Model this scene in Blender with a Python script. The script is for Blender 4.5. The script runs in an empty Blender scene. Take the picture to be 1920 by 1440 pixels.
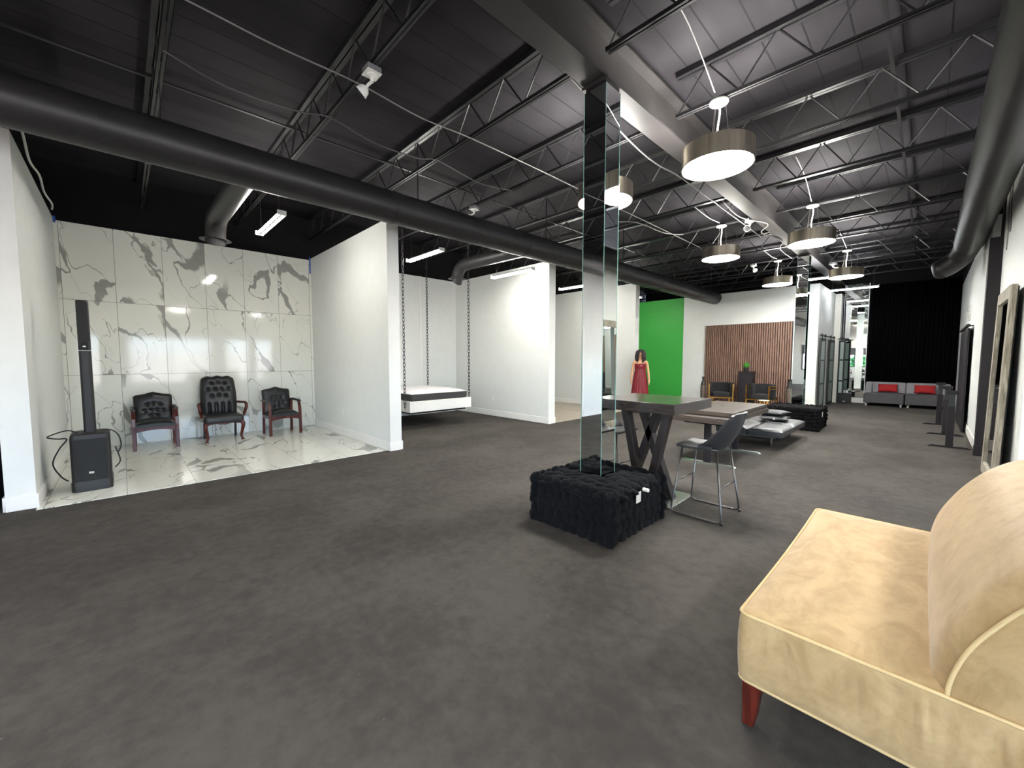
import bpy, bmesh, math, random
from mathutils import Vector, Matrix
random.seed(7)
PI = math.pi
SC = bpy.context.scene
COL = SC.collection

# ------------------------------------------------------------------ materials
def lin(c):
    out = []
    for v in c[:3]:
        v = v / 255.0
        out.append(v / 12.92 if v <= .04045 else ((v + .055) / 1.055) ** 2.4)
    return out

class NT:
    def __init__(self, name):
        self.m = bpy.data.materials.new(name); self.m.use_nodes = True
        self.t = self.m.node_tree; self.t.nodes.clear()
        self.out = self.t.nodes.new('ShaderNodeOutputMaterial')
    def n(self, kind, **kw):
        nd = self.t.nodes.new(kind)
        for k, v in kw.items(): setattr(nd, k, v)
        return nd
    def set(self, sock, v):
        if hasattr(v, 'node') and hasattr(v, 'is_output'): self.t.links.new(v, sock)
        else: sock.default_value = v
    def math(self, op, a, b=0.0, clamp=False):
        nd = self.n('ShaderNodeMath', operation=op, use_clamp=clamp)
        self.set(nd.inputs[0], a)
        if len(nd.inputs) > 1: self.set(nd.inputs[1], b)
        return nd.outputs[0]
    def vmath(self, op, a, b):
        nd = self.n('ShaderNodeVectorMath', operation=op)
        self.set(nd.inputs[0], a); self.set(nd.inputs[1], b)
        return nd.outputs[0]
    def noise(self, vec, scale, detail=2.0, rough=.5, dist=0.0, color=False):
        nd = self.n('ShaderNodeTexNoise')
        self.set(nd.inputs['Vector'], vec); nd.inputs['Scale'].default_value = scale
        nd.inputs['Detail'].default_value = detail; nd.inputs['Roughness'].default_value = rough
        nd.inputs['Distortion'].default_value = dist
        return nd.outputs['Color'] if color else nd.outputs[0]
    def mix(self, f, a, b):
        nd = self.n('ShaderNodeMix', data_type='RGBA')
        self.set(nd.inputs[0], f); self.set(nd.inputs[6], a); self.set(nd.inputs[7], b)
        return nd.outputs[2]
    def ramp(self, f, lo, hi):
        nd = self.n('ShaderNodeMapRange', interpolation_type='SMOOTHSTEP')
        self.set(nd.inputs[0], f); nd.inputs[1].default_value = lo; nd.inputs[2].default_value = hi
        return nd.outputs[0]
    def obj(self): return self.n('ShaderNodeTexCoord').outputs['Object']
    def map(self, vec, scale=(1, 1, 1), rot=(0, 0, 0)):
        nd = self.n('ShaderNodeMapping'); self.set(nd.inputs[0], vec)
        nd.inputs['Scale'].default_value = scale; nd.inputs['Rotation'].default_value = rot
        return nd.outputs[0]
    def bsdf(self, color, rough=.5, metal=0.0, spec=.5, bump=None, bstr=.3, bdist=.01, **kw):
        b = self.n('ShaderNodeBsdfPrincipled')
        self.set(b.inputs['Base Color'], color); self.set(b.inputs['Roughness'], rough)
        self.set(b.inputs['Metallic'], metal); b.inputs['Specular IOR Level'].default_value = spec
        for k, v in kw.items(): self.set(b.inputs[k.replace('_', ' ')], v)
        if bump is not None:
            bn = self.n('ShaderNodeBump'); bn.inputs['Strength'].default_value = bstr
            bn.inputs['Distance'].default_value = bdist
            self.set(bn.inputs['Height'], bump); self.t.links.new(bn.outputs[0], b.inputs['Normal'])
        self.t.links.new(b.outputs[0], self.out.inputs[0])
        return self.m

def c4(rgb, k=1.0): return [min(1, v * k) for v in lin(rgb)] + [1.0]

def M(name, rgb, rough=.5, metal=0.0, var=.08, scale=6.0, stretch=(1, 1, 1), bump=0.0, bscale=60.0, spec=.5, **kw):
    t = NT(name); o = t.map(t.obj(), stretch)
    f = t.noise(o, scale, 4)
    col = t.mix(t.ramp(f, .3, .7), c4(rgb, 1 - var), c4(rgb, 1 + var))
    bp = t.noise(o, bscale, 3) if bump else None
    return t.bsdf(col, rough, metal, spec, bp, bump, .004, **kw)

def EM(name, rgb, strength):
    t = NT(name); e = t.n('ShaderNodeEmission')
    e.inputs[0].default_value = c4(rgb); e.inputs[1].default_value = strength
    t.t.links.new(e.outputs[0], t.out.inputs[0]); return t.m

def marble(name, ua, va, u0, v0, tw, th):
    t = NT(name); sep = t.n('ShaderNodeSeparateXYZ'); t.set(sep.inputs[0], t.obj())
    U, V = sep.outputs[ua], sep.outputs[va]
    u = t.math('DIVIDE', t.math('SUBTRACT', U, u0), tw); v = t.math('DIVIDE', t.math('SUBTRACT', V, v0), th)
    iu, iv = t.math('FLOOR', u), t.math('FLOOR', v)
    wn = t.n('ShaderNodeTexWhiteNoise', noise_dimensions='2D')
    cb = t.n('ShaderNodeCombineXYZ'); t.set(cb.inputs[0], iu); t.set(cb.inputs[1], iv)
    t.t.links.new(cb.outputs[0], wn.inputs['Vector'])
    off = t.vmath('MULTIPLY', wn.outputs['Color'], (37.0, 23.0, 11.0))
    pc = t.n('ShaderNodeCombineXYZ')
    t.set(pc.inputs[0], t.math('ADD', U, t.math('MULTIPLY', V, .35))); t.set(pc.inputs[1], t.math('MULTIPLY', t.math('SUBTRACT', V, t.math('MULTIPLY', U, .25)), .5))
    p = t.vmath('ADD', pc.outputs[0], off)
    d = t.vmath('MULTIPLY', t.vmath('SUBTRACT', t.noise(p, 3.0, 3, .55, 0, True), (.5, .5, .5)), (.34, .34, .34))
    q = t.vmath('ADD', p, d)
    def vein(vec, sc, lo, hi, wsc, m0, m1, det=1.0):
        n = t.math('ABSOLUTE', t.math('SUBTRACT', t.noise(vec, sc, det, .4), .5))
        wdt = t.math('ADD', lo, t.math('MULTIPLY', t.ramp(t.noise(p, wsc, 2), m0, m1), hi - lo))
        return t.math('SUBTRACT', 1.0, t.ramp(t.math('DIVIDE', n, wdt), .55, 1.0))
    wide = vein(q, 1.15, .0035, .050, 1.7, .44, .70)
    wide = t.math('MULTIPLY', wide, t.ramp(t.noise(p, 1.1, 1), .32, .42))
    thin = t.math('MULTIPLY', vein(t.vmath('ADD', q, (3.1, 5.2, 0)), 1.7, .0025, .010, 2.2, .45, .7), t.math('MULTIPLY', t.ramp(t.noise(p, 1.3, 1), .36, .48), .9))
    hair = t.math('MULTIPLY', vein(t.vmath('ADD', q, (7.3, 2.1, 0)), 2.6, .002, .005, 2.0, .4, .7), t.math('MULTIPLY', t.ramp(t.noise(q, 1.6, 1), .52, .60), .6))
    mask = t.math('MAXIMUM', t.math('MAXIMUM', wide, thin), hair)
    cloud = t.math('MULTIPLY', t.ramp(t.noise(p, 1.4, 4), .5, .8), .12)
    base = t.mix(cloud, c4((226, 226, 216)), c4((186, 187, 183)))
    vc = t.mix(t.noise(q, 6, 3), c4((116, 116, 111)), c4((156, 155, 147)))
    col = t.mix(t.math('MULTIPLY', mask, .85), base, vc)
    fu, fv = t.math('FRACT', u), t.math('FRACT', v)
    def edge(f, s): return t.math('LESS_THAN', t.math('MULTIPLY', t.math('MINIMUM', f, t.math('SUBTRACT', 1.0, f)), s), .0026)
    g = t.math('MAXIMUM', edge(fu, tw), edge(fv, th))
    col = t.mix(g, col, c4((104, 103, 98)))
    return t.bsdf(col, t.math('ADD', t.math('MULTIPLY', g, .5), .07), 0, .5)

def carpet():
    t = NT('charcoal_carpet'); o = t.obj()
    a = t.noise(t.map(o, (1, .8, 1)), 1.3, 5, .6)
    b = t.noise(o, 11, 4, .65)
    f = t.math('ADD', t.math('MULTIPLY', a, .6), t.math('MULTIPLY', b, .4))
    col = t.mix(t.ramp(f, .36, .64), c4((66, 62, 58)), c4((84, 80, 75)))
    fib = t.noise(o, 420, 2)
    col = t.mix(t.math('MULTIPLY', t.ramp(fib, .35, .7), .35), col, c4((58, 56, 54)))
    lint = t.math('MULTIPLY', t.math('GREATER_THAN', t.noise(o, 26, 1), .80), .35)
    col = t.mix(lint, col, c4((120, 118, 114)))
    return t.bsdf(col, .95, 0, .15, fib, .5, .004)

def deck():
    t = NT('dark_roof_deck'); o = t.obj(); sep = t.n('ShaderNodeSeparateXYZ'); t.set(sep.inputs[0], o)
    f = t.math('FRACT', t.math('DIVIDE', sep.outputs[0], .32))
    g = t.math('LESS_THAN', f, .045)
    n = t.ramp(t.noise(t.map(o, (1, .4, 1)), 1.4, 4), .3, .7)
    col = t.mix(n, c4((30, 28, 31)), c4((46, 44, 47)))
    col = t.mix(g, col, c4((22, 21, 23)))
    return t.bsdf(col, .8, 0, .12, t.math('MULTIPLY', g, -1.0), .6, .01)

def suede():
    t = NT('cream_suede'); o = t.obj()
    a = t.noise(t.map(o, (1.6, .8, 1.2), (.2, .3, .5)), 4.5, 6, .68, .8)
    b = t.noise(o, 17, 4, .6, .3)
    f = t.math('ADD', t.math('MULTIPLY', a, .72), t.math('MULTIPLY', b, .28))
    col = t.mix(t.ramp(f, .33, .66), c4((163, 136, 95)), c4((186, 160, 118)))
    wr = t.noise(o, 7, 3, .5, .3)
    h = t.math('ADD', t.math('MULTIPLY', wr, .55), t.math('MULTIPLY', a, .8))
    return t.bsdf(col, .82, 0, .25, h, .22, .02, Sheen_Weight=.35, Sheen_Roughness=.4)

def woodgrain(name, dark, light, rough=.4, stretch=(8, 8, .7), scale=5.0, spec=.5, bump=.1):
    t = NT(name); o = t.map(t.obj(), stretch)
    n = t.noise(o, scale, 5, .6, .5)
    col = t.mix(t.ramp(n, .3, .7), c4(dark), c4(light))
    return t.bsdf(col, rough, 0, spec, n, bump, .004)

def planks():
    t = NT('pale_plank_floor'); o = t.map(t.obj(), (1, 1, 1), (0, 0, 0))
    br = t.n('ShaderNodeTexBrick'); t.set(br.inputs['Vector'], o)
    br.inputs['Scale'].default_value = 1.0; br.inputs['Mortar Size'].default_value = .004
    br.inputs['Brick Width'].default_value = 1.2; br.inputs['Row Height'].default_value = .16
    br.inputs['Color1'].default_value = c4((190, 180, 164)); br.inputs['Color2'].default_value = c4((172, 161, 144))
    br.inputs['Mortar'].default_value = c4((120, 110, 98))
    n = t.noise(t.map(o, (1.5, 14, 1)), 3, 4)
    col = t.mix(t.math('MULTIPLY', n, .35), br.outputs[0], c4((140, 128, 112)))
    return t.bsdf(col, .45)

def fur(name, a, b, sc=34, st=1.0):
    t = NT(name); o = t.obj()
    n = t.noise(o, sc, 5, .7, .4); m = t.noise(o, 170, 2)
    col = t.mix(t.ramp(n, .3, .7), c4(a), c4(b))
    return t.bsdf(col, .95, 0, .12, t.math('ADD', t.math('MULTIPLY', n, .7), t.math('MULTIPLY', m, .5)), st, .012,
                  Sheen_Weight=.03, Sheen_Roughness=.5)

def mirror_mat():
    t = NT('silver_mirror'); n = t.noise(t.obj(), 3, 2)
    col = t.mix(n, (.80, .83, .82, 1), (.83, .855, .845, 1))
    return t.bsdf(col, .012, 1.0)

def glass_mat(name, tint, rough, alpha_w=.35):
    t = NT(name); b = t.n('ShaderNodeBsdfPrincipled')
    f = t.noise(t.obj(), 5, 2)
    t.set(b.inputs['Base Color'], t.mix(f, c4(tint, .95), c4(tint, 1.05)))
    b.inputs['Roughness'].default_value = rough; b.inputs['Transmission Weight'].default_value = alpha_w
    t.t.links.new(b.outputs[0], t.out.inputs[0]); return t.m

W = M('white_wall_paint', (220, 222, 218), .6, var=.012, bump=.05, bscale=180)
WT = M('white_trim_paint', (232, 231, 226), .35, var=.01)
SHIP = M('shiplap_white', (226, 224, 214), .5, var=.015)
GRN = M('green_screen_paint', (58, 170, 66), .55, var=.02)
BLKWALL = M('black_wall_paint', (20, 19, 20), .85, var=.15, spec=.2)
BLKCOL = M('black_satin_paint', (33, 29, 33), .6, var=.1, spec=.3)
CARPET = carpet(); DECK = deck()
STEEL = M('charcoal_painted_steel', (30, 29, 31), .36, var=.15, spec=.5)
BEAMM = M('grey_painted_beam', (42, 39, 39), .5, 0.0, var=.2, scale=2.5)
DUCTM = M('dark_spiral_duct', (48, 47, 48), .42, .3, var=.12, stretch=(1, .3, 1))
MARW = marble('marble_wall_tile', 1, 2, -.632 + .0, .021, .606, 1.206)
MARF = marble('marble_floor_tile', 1, 0, -.632, -9.5, .606, 1.206)
PLANK = planks()
LEATH = M('black_leather', (26, 26, 28), .38, var=.15, scale=9, bump=.25, bscale=130, spec=.5)
LEATHD = M('dark_green_black_leather', (28, 31, 32), .36, var=.12, bump=.2, bscale=130)
BTN = M('button_leather', (12, 12, 13), .45)
CHERRY = woodgrain('cherry_wood', (52, 16, 13), (92, 32, 23), .25, (6, 6, 1.2), 5)
REDWOOD = woodgrain('dark_red_wood', (62, 20, 14), (100, 38, 26), .3, (7, 7, 1.0), 6)
WENGE = woodgrain('dark_wenge', (42, 36, 35), (60, 52, 50), .17, (2, 9, 9), 5, .5, .05)
WENGEL = woodgrain('dark_wenge_leg', (32, 27, 28), (46, 39, 39), .4, (9, 9, 1), 5)
DESKW = woodgrain('grey_brown_walnut', (58, 50, 44), (80, 70, 61), .4, (9, 1.5, 9), 5)
SLATW = woodgrain('walnut_slat', (104, 78, 66), (144, 114, 98), .5, (9, 9, .8), 5)
RUSTIC = woodgrain('weathered_grey_wood', (120, 113, 100), (176, 170, 154), .7, (10, 6, .9), 4, .3, .5)
SUEDE = suede()
PIPE = M('cream_piping', (206, 180, 132), .7, var=.04)
FURB = fur('black_faux_fur', (7, 8, 10), (20, 22, 26), 30)
FURS = fur('black_shaggy_fur', (4, 4, 5), (13, 13, 15), 26, 1.0)
NICK = M('brushed_nickel', (196, 186, 168), .38, 1.0, var=.25, scale=3, stretch=(6, 6, .2))
CHROME = M('polished_steel', (176, 176, 176), .16, 1.0, var=.05)
GUNM = M('gunmetal_tube', (112, 110, 108), .3, .9, var=.08)
BSTEEL = M('stainless_plate', (186, 192, 184), .22, .85, var=.05)
GOLD = M('polished_gold', (212, 160, 74), .22, 1.0, var=.06)
PLASTB = M('black_plastic', (24, 24, 25), .5, var=.12, bump=.1, bscale=200)
GRILL = M('black_speaker_grille', (11, 11, 12), .65, var=.3, scale=160)
PLASTW = M('white_plastic', (226, 226, 220), .4, var=.02)
BADGE = M('silver_badge', (196, 196, 190), .35, .3)
CORDB = M('black_rubber_cord', (16, 16, 17), .5)
CORDW = M('grey_flex_conduit', (122, 121, 119), .45, .3, var=.1, scale=40)
CORDK = M('black_conduit', (70, 69, 70), .5, var=.1)
GUNP = M('charcoal_cushion', (46, 47, 50), .55, var=.12, bump=.2, bscale=90)
FUTON = M('charcoal_futon_leather', (58, 60, 62), .38, var=.12, bump=.15, bscale=90)
STOOLL = M('grey_black_leather', (44, 44, 46), .36, var=.12, bump=.2, bscale=120)
MATT = M('white_quilted_ticking', (232, 230, 232), .8, var=.06, scale=9, bump=.6, bscale=14)
MATB = M('charcoal_mattress_border', (52, 50, 52), .8, var=.1, scale=20)
CHAIN = M('dark_steel_chain', (58, 58, 60), .4, .7)
DRESS = M('crimson_satin', (122, 6, 26), .42, var=.12, stretch=(4, 4, .3))
SKIN = M('mannequin_skin', (212, 160, 122), .5, var=.04)
HAIR = M('dark_brown_hair', (34, 22, 22), .5, var=.4, scale=20, stretch=(4, 4, 1), bump=.8, bscale=50)
LIPS = M('lip_paint', (150, 60, 60), .4)
EYEM = M('eye_paint', (40, 30, 26), .3)
VELV = M('black_velvet', (11, 12, 17), .85, var=.15, Sheen_Weight=.05)
CERAM = M('black_ceramic', (44, 42, 42), .3, var=.15)
HAMM = M('hammered_bronze', (112, 100, 90), .45, .4, var=.3, scale=16, bump=.6, bscale=30)
GRASS = M('moss_green', (62, 128, 34), .8, var=.35, scale=30)
SOFAL = M('light_grey_fabric', (134, 132, 135), .85, var=.05, bump=.15, bscale=160)
SOFAD = M('dark_grey_fabric', (74, 72, 74), .85, var=.08, bump=.15, bscale=160)
REDF = M('red_fabric', (160, 18, 24), .8, var=.08, bump=.2, bscale=120)
CURT = M('black_drape', (7, 7, 8), .95, var=.2, spec=.05)
FROST = glass_mat('frosted_glass', (172, 190, 182), .45, .35)
MIRR = mirror_mat()
GEDGE = M('green_glass_edge', (128, 176, 166), .15, 0, var=.05)
TAPE = M('blue_painter_tape', (34, 84, 168), .6)
GLOWP = EM('pendant_diffuser_glow', (255, 253, 248), 20.0)
GLOWU = EM('pendant_uplight_glow', (255, 252, 246), 21.0)
GLOWT = EM('tube_glow', (255, 251, 243), 25.0)
GLOWC = EM('chandelier_glow', (255, 214, 214), 5.0)
BLIND = M('grey_roller_blind', (74, 76, 76), .8)
LEAFM = M('shrub_leaf', (52, 110, 52), .7, var=.4, scale=12)

# ------------------------------------------------------------------ geometry
def V(*a): return Vector(a)
class MB:
    def __init__(s): s.bm = bmesh.new()
    def ring_faces(s, rings, closed=True, caps=True):
        vs = [[s.bm.verts.new(p) for p in r] for r in rings]
        n = len(vs[0])
        for a, b in zip(vs[:-1], vs[1:]):
            for i in range(n if closed else n - 1):
                j = (i + 1) % n
                try: s.bm.faces.new((a[i], a[j], b[j], b[i]))
                except ValueError: pass
        if caps and closed:
            for r in (vs[0], vs[-1]):
                try: s.bm.faces.new(r)
                except ValueError: pass
        return s
    def box(s, x0, x1, y0, y1, z0, z1):
        r = lambda z: [V(x0, y0, z), V(x1, y0, z), V(x1, y1, z), V(x0, y1, z)]
        return s.ring_faces([r(z0), r(z1)])
    def bar(s, p0, p1, w, h, up=(0, 0, 1)):
        p0, p1 = Vector(p0), Vector(p1); d = (p1 - p0).normalized(); u = Vector(up)
        a = d.cross(u)
        if a.length < 1e-4: a = d.cross(Vector((1, 0, 0)))
        a.normalize(); b = a.cross(d).normalized()
        r = lambda p: [p - a * w / 2 - b * h / 2, p + a * w / 2 - b * h / 2, p + a * w / 2 + b * h / 2, p - a * w / 2 + b * h / 2]
        return s.ring_faces([r(p0), r(p1)])
    def tube(s, pts, r, seg=8, closed=False, caps=True):
        pts = [Vector(p) for p in pts]; n = len(pts); rings = []
        rr = r if isinstance(r, (list, tuple)) else [r] * n
        prev = None
        for i, p in enumerate(pts):
            if closed: t = pts[(i + 1) % n] - pts[i - 1]
            else: t = pts[min(i + 1, n - 1)] - pts[max(i - 1, 0)]
            if t.length < 1e-9: t = Vector((0, 0, 1))
            t.normalize()
            if prev is None:
                a = t.cross(Vector((0, 0, 1)))
                if a.length < 1e-3: a = t.cross(Vector((1, 0, 0)))
            else: a = prev - t * prev.dot(t)
            a.normalize(); prev = a; b = t.cross(a)
            rings.append([p + (a * math.cos(2 * PI * k / seg) + b * math.sin(2 * PI * k / seg)) * rr[i] for k in range(seg)])
        if closed: rings.append(rings[0])
        return s.ring_faces(rings, True, caps and not closed)
    def cyl(s, p0, p1, r0, r1=None, seg=16): return s.tube([p0, p1], [r0, r0 if r1 is None else r1], seg)
    def lathe(s, prof, c=(0, 0, 0), seg=24, caps=True):
        c = Vector(c)
        return s.ring_faces([[c + V(r * math.cos(2 * PI * k / seg), r * math.sin(2 * PI * k / seg), z) for k in range(seg)] for r, z in prof], True, caps)
    def ell(s, c, r, seg=14, rg=8):
        c = Vector(c)
        rings = []
        for i in range(rg + 1):
            a = -PI / 2 + PI * i / rg; cr = max(math.cos(a), .02)
            rings.append([c + V(r[0] * cr * math.cos(2 * PI * k / seg), r[1] * cr * math.sin(2 * PI * k / seg), r[2] * math.sin(a)) for k in range(seg)])
        return s.ring_faces(rings)
    def pad(s, front, back, nu, nv):
        F = [[s.bm.verts.new(front(i / nu, j / nv)) for i in range(nu + 1)] for j in range(nv + 1)]
        B = [[s.bm.verts.new(back(i / nu, j / nv)) for i in range(nu + 1)] for j in range(nv + 1)]
        for G in (F, B):
            for j in range(nv):
                for i in range(nu): s.bm.faces.new((G[j][i], G[j][i + 1], G[j + 1][i + 1], G[j + 1][i]))
        bd = [(0, i) for i in range(nu)] + [(j, nu) for j in range(nv)] + [(nv, i) for i in range(nu, 0, -1)] + [(j, 0) for j in range(nv, 0, -1)]
        for k in range(len(bd)):
            a, b = bd[k], bd[(k + 1) % len(bd)]
            s.bm.faces.new((F[a[0]][a[1]], F[b[0]][b[1]], B[b[0]][b[1]], B[a[0]][a[1]]))
        return s
    def rbox(s, x0, x1, y0, y1, levels, r=.05, k=5):
        """rounded rectangle rings; levels = [(z, inset)]"""
        rings = []
        for z, ins in levels:
            a0, a1, b0, b1 = x0 + ins, x1 - ins, y0 + ins, y1 - ins
            rr = max(.004, min(r, (a1 - a0) / 2 - .001, (b1 - b0) / 2 - .001)); ring = []
            for cx, cy, s0 in ((a1 - rr, b1 - rr, 0), (a0 + rr, b1 - rr, PI / 2), (a0 + rr, b0 + rr, PI), (a1 - rr, b0 + rr, 1.5 * PI)):
                for i in range(k + 1):
                    a = s0 + PI / 2 * i / k
                    ring.append(V(cx + rr * math.cos(a), cy + rr * math.sin(a), z))
            rings.append(ring)
        return s.ring_faces(rings)
    def extr(s, poly, axis, a0, a1):
        """extrude a 2d polygon along axis 0/1/2"""
        def P(p, a):
            return V(a, p[0], p[1]) if axis == 0 else V(p[0], a, p[1]) if axis == 1 else V(p[0], p[1], a)
        return s.ring_faces([[P(p, a0) for p in poly], [P(p, a1) for p in poly]])
    def xf(s, M_):
        bmesh.ops.transform(s.bm, matrix=M_, verts=s.bm.verts); return s
    def build(s, name, mat, parent=None, smooth=None, bevel=0.0, subd=0, seg=2):
        bmesh.ops.remove_doubles(s.bm, verts=s.bm.verts, dist=1e-6)
        bmesh.ops.recalc_face_normals(s.bm, faces=s.bm.faces)
        me = bpy.data.meshes.new(name); s.bm.to_mesh(me); s.bm.free()
        me.materials.append(mat)
        if smooth is None: smooth = 40
        if smooth:
            me.polygons.foreach_set('use_smooth', [True] * len(me.polygons))
            if smooth < 180: me.set_sharp_from_angle(angle=math.radians(smooth))
        o = bpy.data.objects.new(name, me); COL.objects.link(o)
        if parent: o.parent = parent
        if bevel:
            b = o.modifiers.new('b', 'BEVEL'); b.width = bevel; b.segments = seg; b.limit_method = 'ANGLE'; b.angle_limit = .6
        if subd:
            b = o.modifiers.new('s', 'SUBSURF'); b.levels = subd; b.render_levels = subd
        return o

def tag(o, label, cat, group=None, kind=None):
    o['label'] = label; o['category'] = cat
    if group: o['group'] = group
    if kind: o['kind'] = kind
    return o
def thing(name, label, cat, loc=(0, 0, 0), rz=0.0, group=None):
    o = bpy.data.objects.new(name, None); COL.objects.link(o)
    o.empty_display_size = .1; o.location = loc; o.rotation_euler = (0, 0, rz)
    return tag(o, label, cat, group)
def struct(o, label, cat='wall'):
    o['kind'] = 'structure'; o['label'] = label; o['category'] = cat; return o
def dup(root, loc, rz=None, label=None, group=None):
    r = root.copy(); COL.objects.link(r); r.location = loc
    if rz is not None: r.rotation_euler = (0, 0, rz)
    if label: r['label'] = label
    if group: r['group'] = group
    for ch in list(root.children):
        c = ch.copy(); COL.objects.link(c); c.parent = r
        for g in list(ch.children):
            d = g.copy(); COL.objects.link(d); d.parent = c
    return r
def B(*a): return MB().box(*a)
def arc(c, r, a0, a1, n, ax='xz'):
    out = []
    for i in range(n + 1):
        a = a0 + (a1 - a0) * i / n; p, q = r * math.cos(a), r * math.sin(a)
        out.append(V(c[0] + p, c[1], c[2] + q) if ax == 'xz' else V(c[0] + p, c[1] + q, c[2]))
    return out
def rounded(pts, r, n=4):
    """polyline with rounded corners"""
    pts = [Vector(p) for p in pts]; out = [pts[0]]
    for a, b, c in zip(pts[:-2], pts[1:-1], pts[2:]):
        d1, d2 = (a - b), (c - b); k = min(r, d1.length * .45, d2.length * .45)
        p, q = b + d1.normalized() * k, b + d2.normalized() * k
        for i in range(n + 1):
            t = i / n; out.append(p * (1 - t) ** 2 + b * 2 * t * (1 - t) + q * t * t)
    out.append(pts[-1]); return out
def smoothpts(pts, n=6):
    pts = [Vector(p) for p in pts]; out = []
    for i in range(len(pts) - 1):
        p0, p1, p2, p3 = pts[max(i - 1, 0)], pts[i], pts[i + 1], pts[min(i + 2, len(pts) - 1)]
        for k in range(n):
            t = k / n
            out.append(.5 * ((2 * p1) + (p2 - p0) * t + (2 * p0 - 5 * p1 + 4 * p2 - p3) * t * t + (3 * p1 - p0 - 3 * p2 + p3) * t ** 3))
    out.append(pts[-1]); return out

# ------------------------------------------------------------------ room shell
XW, XE, YS, YN = -9.5, 6.0, -4.8, 18.0
PT = 3.67
struct(B(XW - .3, XE + .2, YS - .2, YN + .3, -.12, 0).build('floor', CARPET), 'dark charcoal carpet over the whole open hall floor', 'floor')
struct(B(XW, -6.07, -.68, 3.05, .0005, .008).build('floor_marble', MARF), 'glossy white marble floor tiles with grey veins in the first bay', 'floor')
struct(B(XW, -5.98, 7.15, 10.75, .0005, .008).build('floor_wood', PLANK), 'pale plank floor of the empty bay behind the swing bed', 'floor')
struct(B(XW - .3, XE + .2, YS - .2, YN + .3, 4.56, 4.66).build('ceiling', DECK), 'dark grey metal roof deck with fine seams', 'ceiling')
struct(B(XW - .3, XW - .12, YS, YN + .3, 0, 4.56).build('wall_rear', BLKWALL), 'black wall above and behind the bays', 'wall')
struct(B(XW - .1, XW, -.68, 3.05, 0, 3.64).build('wall_marble', MARW), 'tall white marble tile wall with grey veins behind three chairs', 'wall')
o = B(XW - .1, XW, 3.25, 6.93, 0, PT).build('wall_bed_bay', W); struct(o, 'white rear wall of the swing bed bay')
struct(B(XW, XW + .02, 5.74, 5.80, 0, PT).build('trim_1', WT), 'narrow white vertical trim on the rear wall behind the bed', 'trim')
struct(B(XW - .1, XW, 7.15, 10.75, 0, PT).build('wall_plank_bay', W), 'white rear wall of the bay with pale plank floor')
struct(B(XW - .1, XW, 10.97, 14.6, 0, PT).build('wall_green_bay', W), 'white rear wall of the bay with the green wall')
parts_ = [(-.88, -.68, 'white partition end beside the column loudspeaker'), (3.05, 3.25, 'white partition between marble bay and swing bed'),
          (6.93, 7.15, 'white partition between swing bed and plank floor bay'), (10.75, 10.97, 'white partition just before the green wall')]
for i, (a, b, lb) in enumerate(parts_):
    struct(B(XW, -5.98 - (.19 if i == 0 else 0), a, b, 0, PT).build('wall_partition_%d' % (i + 1), W), lb)
    xe = -5.98 - (.19 if i == 0 else 0)
    m = MB(); t_ = .016; h = .15
    z0 = .008 if True else 0
    m.box(XW, xe + t_, a - t_, a, z0, h).box(XW, xe + t_, b, b + t_, z0, h).box(xe, xe + t_, a, b, z0, h)
    struct(m.build('baseboard_partition_%d' % (i + 1), WT, bevel=.004), 'white baseboard along the ' + lb.replace('white ', ''), 'baseboard')
struct(B(XW, XW + .016, 3.266, 6.914, 0, .15).build('baseboard_bed_bay', WT), 'white baseboard under the swing bed rear wall', 'baseboard')
struct(B(XW, XW + .016, 7.166, 10.734, .008, .15).build('baseboard_plank_bay', WT), 'white baseboard at the rear of the plank bay', 'baseboard')
struct(B(XW, -6.22, 14.6, 14.75, 0, PT).build('wall_green', GRN), 'bright green painted wall behind the mannequin', 'wall')
struct(B(-6.22, -2.30, 14.6, 14.75, 0, PT).build('wall_slat', W), 'white end wall carrying the wooden slat panel')
struct(B(-6.22, -2.30, 14.584, 14.6, 0, .15).build('baseboard_slat', WT), 'white baseboard under the slat panel wall', 'baseboard')
struct(B(-2.45, -2.30, 14.75, 17.4, 0, PT).build('wall_barn', W), 'white side wall with sliding barn doors')
struct(B(-2.30, -2.284, 14.6, 17.4, 0, .15).build('baseboard_barn', WT), 'white baseboard below the sliding barn doors', 'baseboard')
m = MB()
for k in range(26): m.box(-2.45, -2.13, 17.4, 17.46, k * .14, k * .14 + .134)
m.box(-2.45, -2.14, 17.41, 17.46, 0, 3.66)
struct(m.build('wall_shiplap', SHIP), 'narrow white shiplap return beside the tall mirror')
struct(B(-2.45, -2.16, 17.46, 18.0, 0, PT).build('wall_return', W), 'short white return wall next to tall mirror')
struct(B(-2.13, -1.42, 17.86, 17.88, .0, .17).build('baseboard_mirror', WT), 'white baseboard under the tall wall mirror', 'baseboard')
struct(B(XW, XE, YN, YN + .2, 0, 4.56).build('wall_back', BLKWALL), 'black end wall behind the black drape')
struct(B(.58, .8, 9.62, YN, 0, PT).build('wall_right', W), 'white side wall beyond the black pilaster')
struct(B(.58, .8, 9.62, YN, PT, 4.56).build('wall_right_upper', BLKWALL), 'black upper side wall above the duct')
struct(B(.564, .58, 9.62, YN, 0, .17).build('baseboard_right', WT, bevel=.004), 'white baseboard along the far side wall', 'baseboard')
struct(MB().box(.545, .88, 9.42, 9.62, 0, 3.3).box(.66, .88, 9.42, 9.62, 3.3, 4.56).build('pilaster_column', BLKCOL), 'black full-height pilaster behind the leaning wooden mirror', 'column')
struct(B(.528, .68, 9.40, 9.42, 0, .16).build('baseboard_black', BLKCOL), 'black plinth at the foot of the pilaster', 'baseboard')
struct(B(.68, .88, 6.6, 9.42, 0, 3.9).build('wall_right_near', W), 'white wall behind the leaning wooden mirror')
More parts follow.
